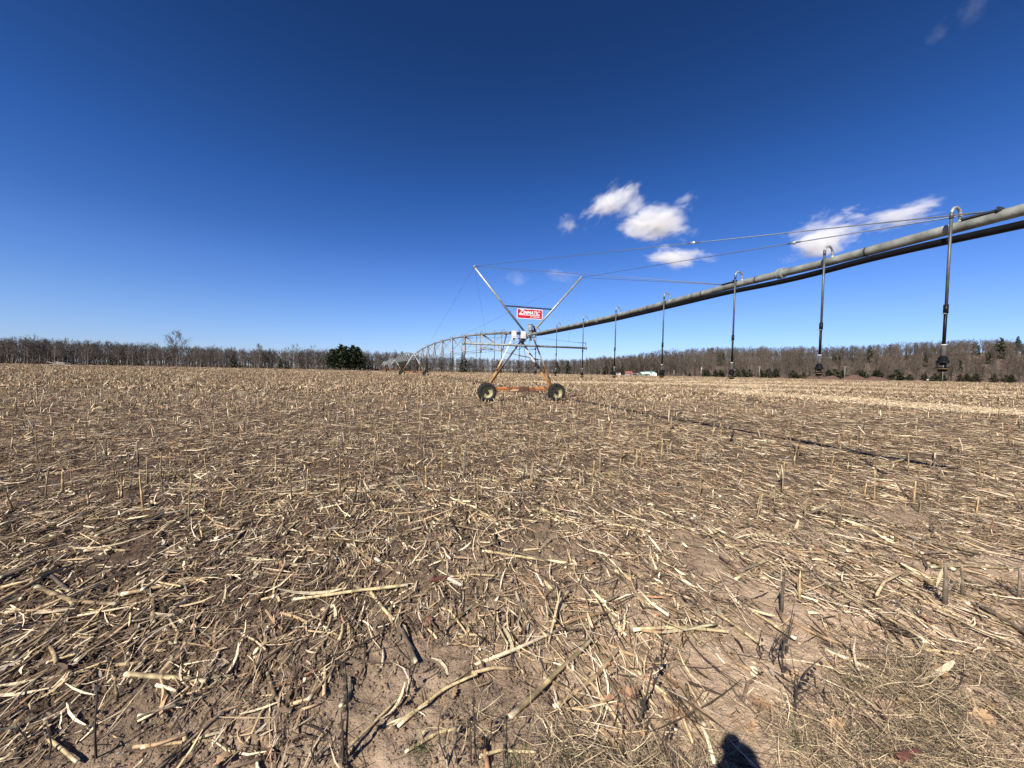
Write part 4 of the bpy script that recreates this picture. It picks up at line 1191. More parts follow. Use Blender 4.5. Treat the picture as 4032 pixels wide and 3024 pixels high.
V, Q, T, Cc = wood_mass(wx, wy, np.zeros(N), hh, hh * rng.uniform(1.1, 2.2, N), rng.uniform(.7, 1.3, N)[:, None] * np.array([[1.1, .95, .9]]))
tag(link_mesh("brush", np_mesh("brush", V, Q, T, Cc, M['twig'])), "low leafless brush along the foot of the far woods", "brush", kind="stuff")
# the wooded hill on the right
HILLC = [(288.0, 317.5, 11.3), (253.1, 309.2, 7.3), (256.8, 309.2, 6.1), (264.8, 306.2, 5.1), (318.2, 302.8, 7.6), (369.4, 305.5, 7.9), (387.6, 327.5, 6.9), (393.0, 317.0, 13.6), (443.4, 345.2, 11.6),
         (451.3, 345.2, 9.1), (330.3, 290.2, 6.7), (162.7, 309.2, 8.4), (168.8, 315.0, 7.3), (167.3, 298.5, 7.1), (231.5, 345.2, 6.8), (243.9, 310.5, 6.6), (326.4, 325.8, 5.6)]
N = 4200
t_ = rng.random(N); wx = 60 + t_ * 480; wy = 252 + rng.random(N) * 108
k = (np.abs(wx) < 1.40 * wy)
for hx_, hy_, hh_ in HILLC:
    k &= ~((np.abs(wx / wy - hx_ / (hy_ - 6)) < 3.2 / 300) & (wy < hy_ - 3) & (wy > hy_ - 34))
wx, wy = wx[k], wy[k]; n = len(wx)
hh = rng.uniform(7.5, 11.5, n) + 1.5 * vnoise(wx, wy, 30, 3)
V, Q, T, Cc = wood_mass(wx, wy, hill_z(wx, wy) - .1, hh, hh * rng.uniform(.85, 1.3, n), (.50 + .44 * vnoise(wx, wy, 22, 8))[:, None] * np.array([[1.0, .96, .91]]))
tag(link_mesh("hillside_woods", np_mesh("hillside_woods", V, Q, T, Cc, M['twig'])), "bare grey brown woods covering the low hill on the right", "woods", kind="stuff")
N = 650
wx = rng.uniform(100, 350, N); wy = 247.5 + rng.random(N) * 26
hh = rng.gamma(5, .55, N).clip(1, 5)
V, Q, T, Cc = wood_mass(wx, wy, hill_z(wx, wy) - .05, hh, hh * rng.uniform(1.1, 2., N), rng.uniform(.8, 1.35, N)[:, None] * np.array([[1.12, .93, .88]]))
tag(link_mesh("hillside_brush", np_mesh("hillside_brush", V, Q, T, Cc, M['twig'])), "pinkish brown leafless brush at the foot of the hill behind the road", "brush", kind="stuff")

# individual bare trees along the front of the woods
KIND_L = ["grey bare tree with a broad crown at the front of the far woods", "pale barked bare tree at the front of the far woods", "dark slender bare tree at the front of the far woods",
          "spreading bare tree at the front of the far woods", "bare tree with a high crown at the front of the far woods", "grey slender bare tree at the front of the far woods",
          "pale tall stemmed bare tree at the front of the far woods", "narrow bare tree at the front of the far woods", "bushy bare tree at the front of the far woods"]
xs_ = np.arange(-262, 70, 2.25)
for i, x in enumerate(xs_):
    x = float(x + rng.normal(0, .8)); k = int(rng.integers(0, 9))
    y = float(edge_y(x)) + abs(rng.normal(0, 1.6)) + .5
    h = float(wood_h(x)) * rng.uniform(.72, 1.12)
    BARE[k].place("bare_tree", x, y, 0, h / 10, KIND_L[k], "tree", "bare trees at the woods' edge, " + KIND_L[k].split(" at the front")[0].replace("with ", ""), sxy=h / 10 * rng.uniform(.85, 1.15))
# the solitary tall tree on the left
tr, cr = bare_tree(777, 10., .34, .46, 18, 7, 9, (.12, .105, .092), (.10, .082, .072))
TALL = TreeKind("tall_bare_tree", tr, cr, M['twig'])
TALL.place("bare_tree", -143.5, 165, 0, 1.50, "tallest bare tree, rising alone well above the woods on the left", "tree", None, 1.0, 1.42)
for u_, h_, lab in ((-40.4, 10.6, "bare tree with a rounded crown left of the dark pine clump"), (-89.5, 11.2, "bare tree with two forking limbs directly left of the dark pine clump")):
    pass
for x, h, k, lab in ((-101.5, 11.6, 1, "tall pale trunked bare tree some way left of the dark pine clump"), (-91.8, 11.0, 3, "bare tree with spreading limbs close beside the dark pine clump's left side"),
                     (-58.5, 9.6, 6, "tall bare tree sticking up between the pine clump and the far towers"), (-116, 11.2, 0, "rounded bare tree above the woods midway between the tall tree and the pine clump")):
    BARE[k].place("bare_tree", x, float(edge_y(x)) - 1.0, 0, h / 10, lab, "tree", None)

# conifers
CON = [TreeKind("conifer", *conifer(500 + k, 8., [2.0, 2.4, 1.7, 2.6][k], [.06, .05, .12, .05][k], 15, 7, 11, [(.040, .055, .024), (.046, .060, .026), (.032, .046, .022), (.055, .066, .028)][k]), M['needle']) for k in range(4)]
WP = [TreeKind("white_pine", *conifer(520 + k, 10., [3.6, 3.2, 2.9, 3.4, 3.0][k], .10, 18, 8, 26, (.046, .060, .028), .30, 1.05, .40, .60), M['needle']) for k in range(5)]
PINE = [((-86.0, 184.5), 10.2, "leftmost dark pine of the round clump, low spreading"), ((-82.6, 185.5), 12.4, "dark pine with the highest top in the round clump"),
        ((-79.8, 184), 11.6, "dark pine in the middle of the round clump"), ((-77.0, 186), 12.2, "dark pine right of the middle of the round clump"), ((-74.4, 185), 11.4, "rightmost dark pine of the round clump with a ragged side")]
for k, ((x, y), h, lab) in enumerate(PINE):
    WP[k].place("pine_tree", x, y, 0, h / 10, lab, "pine", "round clump of dark pines", sxy=h / 10 * 1.22)
ROADC = [(90.1, 240, 2.9), (94.4, 242, 4.0), (112.3, 244, 2.1), (110.3, 240, 1.6), (120.6, 242, 4.0), (123.4, 244, 4.1), (126.6, 240, 4.3), (130.2, 242, 4.4), (133.1, 244, 3.8), (140.0, 240, 4.8), (145.4, 242, 4.8),
         (150.0, 244, 4.9), (155.2, 240, 4.8), (161.0, 242, 5.4), (167.1, 244, 5.5), (174.4, 240, 4.6), (178.5, 242, 3.8), (184.6, 244, 3.8), (197.2, 240, 5.2), (202.5, 242, 5.9), (209.3, 244, 5.5), (216.2, 240, 5.9),
         (220.0, 242, 5.4), (224.0, 244, 4.8), (226.7, 240, 5.9), (230.2, 242, 5.5), (234.0, 244, 3.5), (240.0, 240, 6.3), (244.4, 242, 3.5), (253.8, 244, 4.1), (258.4, 240, 4.4), (266.8, 242, 4.6), (273.9, 244, 5.1),
         (281.0, 240, 4.3), (287.4, 242, 4.8), (295.3, 244, 5.1), (302.4, 240, 4.9), (312.7, 242, 4.6), (318.3, 244, 4.9)]
for i, (x, y, h) in enumerate(ROADC):
    k = i % 4
    far_r = x > 250
    lab = ("small bushy green pine in the row behind the brown soil mounds" if 190 < x < 242 else
           "low sparse olive green pine along the road verge at far right" if far_r else
           "small bushy green pine in the roadside row right of the farm buildings" if x > 115 else "small green conifer beside the farm buildings")
    grp = "roadside pines behind the mounds" if 190 < x < 242 else "sparse roadside pines at far right" if far_r else "roadside pines right of the farm" if x > 115 else "small conifers beside the farm"
    CON[k].place("pine_tree", x, y + (1.5 if far_r else 0), 0, h * 1.15 / 8, lab, "pine", grp, sxy=h / 8 * rng.uniform(2.1, 2.9))
HL = {0: "tall dark conifer standing alone high on the bare hillside", 7: "large dark conifer reaching the skyline near the right edge of the hill", 8: "dark conifer on the skyline near the right end of the hill", 9: "rightmost dark conifer on the hill's skyline"}
for i, (x, y, h) in enumerate(HILLC):
    CON[i % 4].place("pine_tree", x, y - 6, float(hill_z(x, y - 6)), h * 1.3 / 8, HL.get(i, "dark conifer standing among bare trees on the hillside"), "pine", None if i in HL else "dark conifers on the hillside")
for (x, y, h) in [(57.2, 236, 7.5), (61.2, 236, 7.2), (63.3, 237, 6.8), (65.1, 237, 6.4), (68.0, 238, 6.2), (25.8, 222, 7.2), (32.3, 224, 8.2)]:
    CON[int(x) % 4].place("pine_tree", x, y, 0, h / 8, "dark conifer among the bare trees between the near tower and the farm", "pine", "dark conifers left of the farm")
LEFTC = [(-184.2, 176, 5.2), (-172.2, 178, 4.0), (-200.0, 180, 4.5), (-127.8, 176, 6.4), (-107.6, 178, 5.1), (-104.6, 180, 4.3), (-105.5, 190, 3.8), (-125.1, 182, 3.0), (-44.2, 209, 5.3)]
for i, (x, y, h) in enumerate(LEFTC):
    CON[i % 4].place("pine_tree", x, float(edge_y(x)) + .3, 0, h / 8, "small dark conifer at the foot of the bare woods", "pine", "small conifers at the foot of the woods")
for x, y, h, k, lab in ((-26.0, 203, 11.2, 0, "dark conifer standing behind the boom's left half, front of the woods"), (-58.5, 204, 10.8, 1, "bushy dark conifer behind the second and third towers"), (-53.6, 213, 9.4, 2, "slim dark conifer behind the second tower's top"),
                        (-78.0, 208, 9.2, 2, "pointed conifer top just right of the pine clump")):
    CON[k].place("pine_tree", x, y, 0, h / 8, lab, "pine", None)

# ------------------------------------------------------------------ farm buildings
M['wall_white'] = pmat("white_wall_paint", (.78, .78, .78), (.66, .66, .66), .7, .8)
M['wall_grey'] = pmat("weathered_grey_boards", (.34, .33, .33), (.24, .23, .23), 1.2, .9)
M['wall_dark'] = pmat("dark_open_shed", (.035, .03, .03), (.05, .045, .045), 1, .9)
M['wall_green'] = pmat("green_metal_siding", (.14, .26, .17), (.11, .22, .14), .8, .6)
M['roof_white'] = pmat("white_metal_roof", (.78, .80, .80), (.66, .68, .68), .6, .5)
M['roof_red'] = pmat("rusty_red_roof", (.26, .085, .065), (.17, .065, .05), 1.1, .8)
M['roof_green'] = pmat("green_metal_roof", (.13, .24, .20), (.10, .19, .16), .8, .6)
M['roof_maroon'] = pmat("maroon_roof", (.14, .05, .055), (.09, .04, .04), .9, .8)
M['roof_grey'] = pmat("grey_metal_roof", (.42, .40, .40), (.3, .28, .28), .9, .6)
M['glass'] = pmat("dark_window", (.02, .022, .025), (.03, .03, .035), 2, .15)

def gable(root, x0, x1, y0, y1, h, rh, wm, rm, axis='x', ov=.18):
    b = MB()
    if axis == 'x':
        ym = (y0 + y1) / 2
        b.add([(x0, y0, 0), (x1, y0, 0), (x1, y1, 0), (x0, y1, 0), (x0, y0, h), (x1, y0, h), (x1, y1, h), (x0, y1, h), (x0, ym, h + rh), (x1, ym, h + rh)],
              [(0, 1, 5, 4), (2, 3, 7, 6), (1, 2, 6, 9, 5), (3, 0, 4, 8, 7), (4, 5, 9, 8), (6, 7, 8, 9)])
        r = MB(); t = .07; s = rh / (ym - y0)
        for (ya, sg_) in ((y0 - ov, 1), (y1 + ov, -1)):
            za = h - ov * s + .02
            r.add([(x0 - ov, ya, za), (x1 + ov, ya, za), (x1 + ov, ym, h + rh + .02), (x0 - ov, ym, h + rh + .02), (x0 - ov, ya, za + t), (x1 + ov, ya, za + t), (x1 + ov, ym, h + rh + .02 + t), (x0 - ov, ym, h + rh + .02 + t)],
                  [(0, 3, 2, 1), (4, 5, 6, 7), (0, 1, 5, 4), (1, 2, 6, 5), (3, 0, 4, 7)])
    else:
        xm = (x0 + x1) / 2
        b.add([(x0, y0, 0), (x1, y0, 0), (x1, y1, 0), (x0, y1, 0), (x0, y0, h), (x1, y0, h), (x1, y1, h), (x0, y1, h), (xm, y0, h + rh), (xm, y1, h + rh)],
              [(0, 1, 5, 8, 4), (2, 3, 7, 9, 6), (1, 2, 6, 5), (3, 0, 4, 7), (4, 8, 9, 7), (5, 6, 9, 8)])
        r = MB(); t = .07; s = rh / (xm - x0)
        for xa in (x0 - ov, x1 + ov):
            za = h - ov * s + .02
            r.add([(xa, y0 - ov, za), (xa, y1 + ov, za), (xm, y1 + ov, h + rh + .02), (xm, y0 - ov, h + rh + .02), (xa, y0 - ov, za + t), (xa, y1 + ov, za + t), (xm, y1 + ov, h + rh + .02 + t), (xm, y0 - ov, h + rh + .02 + t)],
                  [(0, 1, 2, 3), (4, 7, 6, 5), (0, 4, 5, 1), (0, 3, 7, 4), (1, 5, 6, 2)])
    w = b.build("wall", M[wm], root); r = r.build("roof", M[rm], root)
    return w, r
def pane(root, name, x, z, w, h, y, mat='glass'):
    b = MB(); b.box((x, y - .03, z), (w, .05, h)); return b.build(name, M[mat], root)
bd = empty("farm_shed", (0, 236, 0), 0, "long low farm shed with white wall, maroon roof and open lean-to on its left", "shed", "farm buildings below the hill")
gable(bd, 61.4, 66.4, 0, 4, 1.55, .9, 'wall_white', 'roof_maroon')
b = MB(); b.box((59.2, 2, .62), (4.3, 3.6, 1.24)); b.build("lean_to", M['wall_dark'], bd)  # solid near-black block stands in for the shade inside the open lean-to
b = MB(); b.add([(56.6, -.3, 1.15), (61.3, -.3, 2.15), (61.3, 4.2, 2.15), (56.6, 4.2, 1.15), (56.6, -.3, 1.23), (61.3, -.3, 2.23), (61.3, 4.2, 2.23), (56.6, 4.2, 1.23)], [(0, 3, 2, 1), (4, 5, 6, 7), (0, 1, 5, 4), (1, 2, 6, 5), (2, 3, 7, 6), (3, 0, 4, 7)])
b.build("lean_to_roof", M['roof_grey'], bd)
bd = empty("red_barn", (0, 236, 0), 0, "small grey barn with a rusty red roof left of the green barn", "barn", "farm buildings below the hill")
gable(bd, 70.0, 73.8, 0, 4, 1.1, 1.45, 'wall_grey', 'roof_red'); pane(bd, "door", 72.6, .5, .8, 1.0, 0, 'wall_dark')
b = MB(); b.box((75.0, 1.6, .55), (2.2, 2.6, 1.1)); b.build("side_shed", M['wall_dark'], bd)
b = MB(); b.box((75.1, 1.5, 1.18), (2.7, 3.2, .09), Matrix.Rotation(rad(-6), 3, 'Y')); b.build("side_shed_roof", M['roof_grey'], bd)
bd = empty("small_outbuilding", (0, 236, 0), 0, "tiny grey outbuilding between the red roofed barn and the green barn", "shed", "farm buildings below the hill")
gable(bd, 76.9, 78.0, 0, 2, .75, .5, 'wall_grey', 'roof_grey', 'y', .1); pane(bd, "door", 77.45, .4, .4, .7, 0, 'wall_dark')
bd = empty("green_barn", (0, 236, 0), 0, "low green metal barn with a white roof below the hill", "barn", "farm buildings below the hill")
gable(bd, 79.2, 84.4, -.5, 3.5, 1.35, .8, 'wall_green', 'roof_white'); pane(bd, "door", 82.2, .5, 1.4, 1.0, -.5, 'wall_dark'); pane(bd, "trim", 80.0, .68, .12, 1.3, -.5, 'wall_white')
bd = empty("farmhouse", (0, 239, 0), 0, "white farmhouse with green roof right behind the green barn", "house", "farm buildings below the hill")
gable(bd, 83.4, 88.8, 0, 5, 1.7, 1.1, 'wall_white', 'roof_green'); 
gable(bd, 86.0, 88.9, -2.2, -.05, 1.45, .75, 'wall_white', 'roof_white', 'y', .12)
for x in (86.8, 88.0): pane(bd, "window", x, .9, .4, .5, -2.2)
pane(bd, "door", 85.2, .6, .5, 1.1, 0, 'wall_grey')

# utility poles along the road
M['pole'] = pmat("weathered_pole_wood", (.36, .33, .30), (.27, .25, .23), 3, .9)
for x, h, arm, lab in ((100.4, 3.8, 0, "short leaning wooden post right of the farmhouse"), (117.2, 6.1, .9, "wooden utility pole with a small transformer right of the farm"), (153.3, 7.2, 1.6, "wooden utility pole with crossarm behind the row of small pines"),
                      (206.3, 8.2, 2.4, "pale utility pole with wide crossarm above the brown soil mounds"), (267.1, 12.5, 2.8, "tallest utility pole, with white box, beside the nearest sprinkler drop")):
    r = empty("utility_pole", (x, 239.0, 0), 0, lab, "utility pole", "utility poles along the road")
    b = MB(); b.tube([(0, 0, -.1), (0.02, 0, h)], [.17, .11], 8); b.build("pole", M['pole'], r, True)
    if arm:
        b = MB(); b.box((0, -.12, h - .25), (arm, .12, .14)); b.build("crossarm", M['pole'], r)
        for s in (-1, 0, 1):
            b = MB(); b.lathe([(0, h - .18), (.06, h - .18), (.07, h - .08), (.03, h), (0, h)], 8, (s * arm * .45, -.12, 0), 'Z'); b.build("insulator", M['white_box'], r)
    if h in (12.5, 6.1):
        b = MB(); b.box((.1, -.3, h * .82), (.9 if h > 10 else .5, .35, .7)); b.build("transformer", M['white_box'], r)
# brown soil mounds by the road
M['mound'] = pmat("reddish_brown_soil", (.115, .062, .045), (.08, .045, .033), 1.5, .95, 0, .4, bscale=6)
def mound(x, y, w, h, d, lab, seed):
    nu, nv = 36, 10
    V = [(0, 0, h)]; F = []
    for j in range(1, nv + 1):
        for i in range(nu):
            a = 2 * math.pi * i / nu; r = j / nv
            px, py = math.cos(a) * r, math.sin(a) * r
            z = h * (1 - r ** 2) * (.75 + .5 * float(vnoise(px * 3 + seed, py * 3, .8, 5))) if j < nv else -.1
            V.append((px * w / 2, py * d / 2, z))
    for i in range(nu): F.append((0, 1 + i, 1 + (i + 1) % nu))
    for j in range(nv - 1):
        for i in range(nu): F.append((1 + j * nu + i, 1 + (j + 1) * nu + i, 1 + (j + 1) * nu + (i + 1) % nu, 1 + j * nu + (i + 1) % nu))
    b = MB(); b.add(V, F); o = b.build("soil_mound", M['mound'], None, True); o.location = (x, y, 0)
    tag(o, lab, "soil mound", "soil mounds by the road")
mound(151, 215.5, 5.6, 1.25, 4, "smallest leftmost mound of reddish brown soil by the road", 1)
mound(166, 213, 8.6, 1.75, 5, "low rounded mound of reddish brown soil, second from left", 2)
mound(169, 205, 13, 2.0, 6, "broad mound of reddish brown soil below the pale utility pole", 3)
mound(174, 196, 15, 2.5, 6, "tallest mound of reddish brown soil, right of the pale utility pole", 4)
mound(178.5, 189, 14, 1.9, 6, "rightmost long tapering mound of reddish brown soil", 5)
mound(87, 212, 8, .8, 4, "very low dark mound of soil in the field in front of the farmhouse", 6)
r = empty("mailbox", (251.5, 233.0, 0), 0, "small white roadside mailbox on a post by the grey road", "mailbox")
b = MB(); b.tube([(0, 0, -.1), (0, 0, .9)], .09, 6); b.build("post", M['pole'], r)
b = MB(); b.lathe([(0, -.5), (.26, -.5), (.30, -.3), (.30, .4), (0, .42)], 12, (0, 0, 1.05), 'X'); b.build("box", M['white_box'], r)
# felled logs and dark brush heaps at the far left
M['log'] = pmat("grey_dead_wood", (.36, .32, .29), (.22, .19, .17), 2, .9)
r = empty("log_pile", (-192, 163, .08), 0, "grey heap of felled tree trunks at the far left field edge", "log pile")
g = np.random.default_rng(5)
for i in range(11):
    b = MB(); x0 = g.uniform(-4, 1); z0 = g.uniform(.2, 1.4)
    b.tube([(x0, g.uniform(-1, 1), z0), (x0 + g.uniform(3, 5), g.uniform(-1, 1), max(.12, z0 - g.uniform(.5, 1.3)))], [.14, .08], 6); b.build("log", M['log'], r)
for x, y, w, h, lab in ((-217, 160, 2.0, 1.0, "dark rounded stump heap at the far left edge"), (-201, 162, 5.0, 1.8, "dark tangle of uprooted stumps left of the log pile"), (-183.5, 164, 2.5, .8, "small dark brush heap at the right end of the log pile")):
    n = 120; P = np.column_stack([g.normal(0, w * .28, n), g.normal(0, .6, n), g.random(n) ** 1.6 * h])
    v, q, t = rods(P, g.random(n) * 6.28, g.normal(0, .6, n), g.uniform(.4, 1.4, n), g.uniform(.02, .10, n), np.tile([.06, .05, .045], (n, 1)) * g.uniform(.6, 2, (n, 1)), 4, 1, .02)
    o = link_mesh("stump_heap", np_mesh("stump_heap", v, q, tint=t, mat=M['bark'])); o.location = (x, y, .08); tag(o, lab, "stump heap")

# ------------------------------------------------------------------ foreground weeds, grass, leaves
M['weed'] = pmat("dead_weed_stem", (.03, .022, .018), (.06, .044, .032), 20, .85)
def weed(base, tip, r, lab, branches=0, seed=0):
    g = random.Random(seed)
    z0 = float(ground_z(*base))
    root = empty("weed_stem", (base[0], base[1], z0), 0, lab, "dead weed", None)
    p0 = Vector((0, 0, -.02)); p1 = Vector((tip[0] - base[0], tip[1] - base[1], tip[2] - z0))
    mid = (p0 + p1) / 2 + Vector((g.gauss(0, .015), g.gauss(0, .015), 0))
    pts = [p0, p0.lerp(mid, .5) + Vector((g.gauss(0, .004), 0, 0)), mid, mid.lerp(p1, .5) + Vector((g.gauss(0, .004), 0, 0)), p1]
    b = MB(); r *= 1.25; b.tube(pts, [r, r * .92, r * .8, r * .62, r * .3], 6)
    for k in range(6):
        p = p0.lerp(p1, g.uniform(.2, .95)); b.box(p + Vector((g.gauss(0, r), g.gauss(0, r), 0)), (r * 2.2, r * 2.2, r * 3))
    b.build("stem", M['weed'], root)
    for k in range(branches):
        t = g.uniform(.25, .85); q = p0.lerp(p1, t); L = g.uniform(.06, .16)
        a = g.random() * 6.28
        b = MB(); e = q + Vector((math.cos(a) * L * .7, math.sin(a) * L * .7, L)); b.tube([q, q.lerp(e, .5) + Vector((0, 0, -.01)), e], [r * .6, r * .45, r * .2], 5); b.build("branch", M['weed'], root)
WEED = [((-1.77, 1.62, .33), (-1.76, 1.6), .0040, "tall thin dark weed stem at the lower left"), ((-2.13, 1.62, .12), (-2.08, 1.58), .0035, "short dark weed stem near the lower left corner"), ((-2.0, 1.62, .13), (-1.95, 1.58), .003, "short thin weed stem right of the corner one at lower left"),
        ((-.70, 1.62, .43), (-.68, 1.6), .0045, "tallest dark weed stem at the bottom, left of centre"), ((-.705, 1.60, .22), (-.69, 1.59), .005, "thick short dark weed stalk crossing the tallest weed stem"), ((-.28, 1.62, .22), (-.24, 1.6), .003, "slanting weed stem at the bottom, near the centre"),
        ((-.16, 1.62, .23), (-.14, 1.6), .003, "thin upright weed stem at the bottom centre"), ((-.14, 1.62, .32), (-.12, 1.6), .0035, "taller upright weed stem at the bottom centre with a drooping tip"), ((0, 1.62, .22), (0, 1.62), .003, "thin weed stem rising from the green tuft at the bottom centre"),
        ((-.21, 1.62, .14), (-.2, 1.6), .0025, "shortest thin weed stem at the bottom centre"), ((-.83, 1.62, .12), (-.81, 1.6), .003, "pale forked weed stem left of the tallest weed stem"), ((.71, 1.62, .19), (.73, 1.68), .003, "short weed stem in the dry grass left of the shadow"),
        ((1.57, 2.1, .31), (1.56, 2.1), .0045, "upright dark weed stalk at the edge of the dry grass on the right"), ((1.73, 2.05, .17), (1.55, 2.0), .004, "curved dark weed stalk bending right at the edge of the dry grass"), ((.86, 2.1, .33), (.91, 2.2), .0028, "thin leaning weed stem at the sandy margin"),
        ((.80, 2.0, .20), (.62, 1.78), .005, "leaning knobbly weed stalk at the bottom right of centre"), ((1.42, 2.1, .28), (1.54, 2.26), .003, "thin weed stem beside the pale upright stubs on the right"), ((1.51, 2.1, .26), (1.57, 2.2), .003, "branching weed stem at the right margin"),
        ((1.56, 2.0, .12), (1.4, 1.8), .0035, "low branching weed in the dry grass above the shadow")]
for i, (t, bs, r, lab) in enumerate(WEED): weed(bs, t, r, lab, 4 if i in (10, 12, 17, 18) else (2 if i in (1, 14, 15) else 0), i)

M['grass'] = tintmat("dry_grass_blades", .8, .25, 25, .2)
def grass_patch(n, fx, tints, Lr, up):
    x, y = fx(n); n = len(x); z = ground_z(x, y)
    L = rng.uniform(*Lr, n); pit = np.abs(rng.normal(*up, n))
    P = np.stack([x, y, z + .004 + L * .5 * np.sin(pit)], -1)
    w = rng.uniform(.0014, .0034, n)
    return blades(P, rng.random(n) * 6.28, pit, L, w, rng.normal(-.05, .10, n), rng.normal(0, .8, n), tints(n), 4, rng.normal(0, .18, n))
def fx_mat(n):
    y = rng.uniform(1.3, 2.5, n); x = rng.uniform(-.6, 3.4, n)
    lim = 1.68 + .16 * np.clip(x - .2, 0, 3) + .55 * (vnoise(x, y, .40, 15) - .5)
    p = ss(.22, -.14, y - lim) * ss(-.5, .9, x) * (.15 + .85 * ss(.3, .6, vnoise(x, y, .16, 16)))
    k = rng.random(n) < p
    return x[k], y[k]
dry = lambda n: np.array([(.52, .41, .26), (.33, .245, .155), (.17, .125, .09), (.085, .062, .045)])[rng.choice(4, n, p=[.25, .3, .28, .17])] * rng.uniform(.7, 1.3, (n, 1))
V, Q, Tn = merge([grass_patch(56000, fx_mat, dry, (.06, .28), (.10, .22))])
tag(link_mesh("dry_grass", np_mesh("dry_grass", V, Q, tint=Tn, mat=M['grass'])), "matted dry grass along the field margin at lower right", "dry grass", kind="stuff")
GT = [(.03, 1.60, .10), (-.35, 1.62, .08), (.42, 1.66, .07), (.26, 1.60, .07), (2.35, 2.02, .12), (2.2, 1.86, .09), (1.72, 1.66, .12), (2.02, 1.72, .10), (1.95, 2.06, .07), (2.75, 2.0, .10), (1.35, 1.72, .05)]
for i, (x, y, r) in enumerate(GT):
    n = 45
    def fx(n, x=x, y=y, r=r): return x + rng.normal(0, r * .5, n).clip(-r * .7, r * .7), y + rng.normal(0, r * .5, n).clip(-r * .7, r * .7)
    v, q, t = grass_patch(n, fx, lambda n: np.array([.065, .085, .035]) * rng.uniform(.4, 1.3, (n, 1)), (.03, .10), (.7, .35))
    o = link_mesh("grass_tuft", np_mesh("grass_tuft", v, q, tint=t, mat=M['grass']))
    tag(o, "small green grass tuft sprouting at the field margin", "grass tuft", "green grass tufts at the margin")
# lobed oak leaves
M['oak'] = tintmat("dry_oak_leaf", .7, .25, 30, .3, rand=.35)
def oak_leaf(seed, col):
    g = np.random.default_rng(seed); m = 9
    V = []; T = []
    for j in range(m):
        t = j / (m - 1); x = (t - .5) * .11
        w = .030 * math.sin(math.pi * min(1, t * .9 + .08)) * (1.25 if j % 2 else .55) + .002
        cz = .012 * math.sin(t * 5 + seed) + g.normal(0, .002)
        for s, zz in ((-1, .010), (0, 0), (1, .010)):
            V.append((x, s * w, cz + zz * g.uniform(.3, 1.6))); T.append(np.array(col) * g.uniform(.8, 1.2) * (.8 if s == 0 else 1))
    Q = [(j * 3 + k, j * 3 + k + 1, (j + 1) * 3 + k + 1, (j + 1) * 3 + k) for j in range(m - 1) for k in (0, 1)]
    return np_mesh("oak_leaf", np.array(V), np.array(Q), None, np.array(T), M['oak'], True)
OAK = [oak_leaf(1, (.33, .20, .11)), oak_leaf(2, (.26, .145, .085)), oak_leaf(3, (.42, .30, .18)), oak_leaf(4, (.16, .075, .05)), oak_leaf(5, (.37, .235, .13))]
OL = ["orange brown lobed oak leaf lying on the ground", "russet lobed oak leaf lying on the ground", "pale tan lobed oak leaf lying on the ground", "dark red brown lobed oak leaf lying on the ground", "light orange lobed oak leaf lying on the ground"]
LEAF = [(2.48, 2.54), (1.62, 2.1), (1.6, 1.8), (1.62, 1.78), (1.68, 1.68), (2.52, 1.94), (2.46, 2.12), (1.02, 2.6), (.79, 2.06), (.53, 1.92), (.58, 1.9), (.91, 2.06), (1.19, 1.8), (.09, 2.44), (-.27, 1.96), (-.27, 1.78), (-.2, 1.8), (-.53, 2.54),
        (.02, 3.02), (-1.2, 3.24), (-1.9, 3.14), (.64, 1.98), (.65, 1.76), (2.07, 1.94), (2.37, 1.86), (-1.03, 1.62), (.68, 1.98), (1.32, 1.92), (-1.21, 1.6), (-3.78, 3.56), (-1.4, 3.9), (-.6, 3.6), (.7, 3.3), (1.9, 3.2), (-2.8, 2.5), (2.9, 2.6), (3.1, 3.4), (-.1, 4.2)]
for i, (x, y) in enumerate(LEAF):
    k = [0, 0, 4, 1, 3, 4, 0, 1, 1, 1, 0, 0, 0, 3, 0, 4, 2, 3, 0, 1, 1, 1, 0, 2, 4, 1][i % 26]
    o = link_mesh("oak_leaf", OAK[k]); s = random.uniform(.5, 1.0); o.scale = (s, s, s)
    o.location = (x, y, float(ground_z(x, y)) + .02); o.rotation_euler = (random.gauss(0, .35), random.gauss(0, .35), random.random() * 6.28)
    tag(o, OL[k], "oak leaf", "fallen oak leaves, " + OL[k].split(" lobed")[0])
# corn cobs and husks
def cob(seed, col):
    b = MB(); n = 10; L = .15; prof = []
    for j in range(11):
        t = j / 10; prof.append((.019 * (1 - .35 * t ** 2) * (1 if j % 2 else .9) * (.8 if j in (0, 10) else 1) if 0 < j < 10 else .008, (t - .5) * L))
    b.lathe(prof, n, (0, 0, 0), 'X')
    return b
M['cob'] = pmat("bleached_corn_cob", (.60, .54, .44), (.42, .36, .28), 60, .8, 0, .6, bscale=160)
M['cob_red'] = pmat("reddish_corn_cob", (.17, .05, .035), (.11, .035, .028), 60, .85, 0, .6, bscale=160)
for x, y, yaw, mm, lab in ((-1.12, 3.28, -.7, 'cob', "bleached corn cob lying among the stalks left of centre"), (-.42, 2.98, -.6, 'cob', "pale corn cob lying right of the other bleached cob"), (1.80, 1.66, .3, 'cob_red', "reddish corn cob in the dry grass at the bottom right"),
                          (-.55, 3.0, .5, 'cob_red', "dark red corn cob beside the pale cob"), (2.15, 4.4, .4, 'cob', "bleached corn cob out in the stubble on the right")):
    o = cob(1, 0).build("corn_cob", M[mm], None, True); o.location = (x, y, float(ground_z(x, y)) + .022); o.rotation_euler = (0, .05, yaw); tag(o, lab, "corn cob")

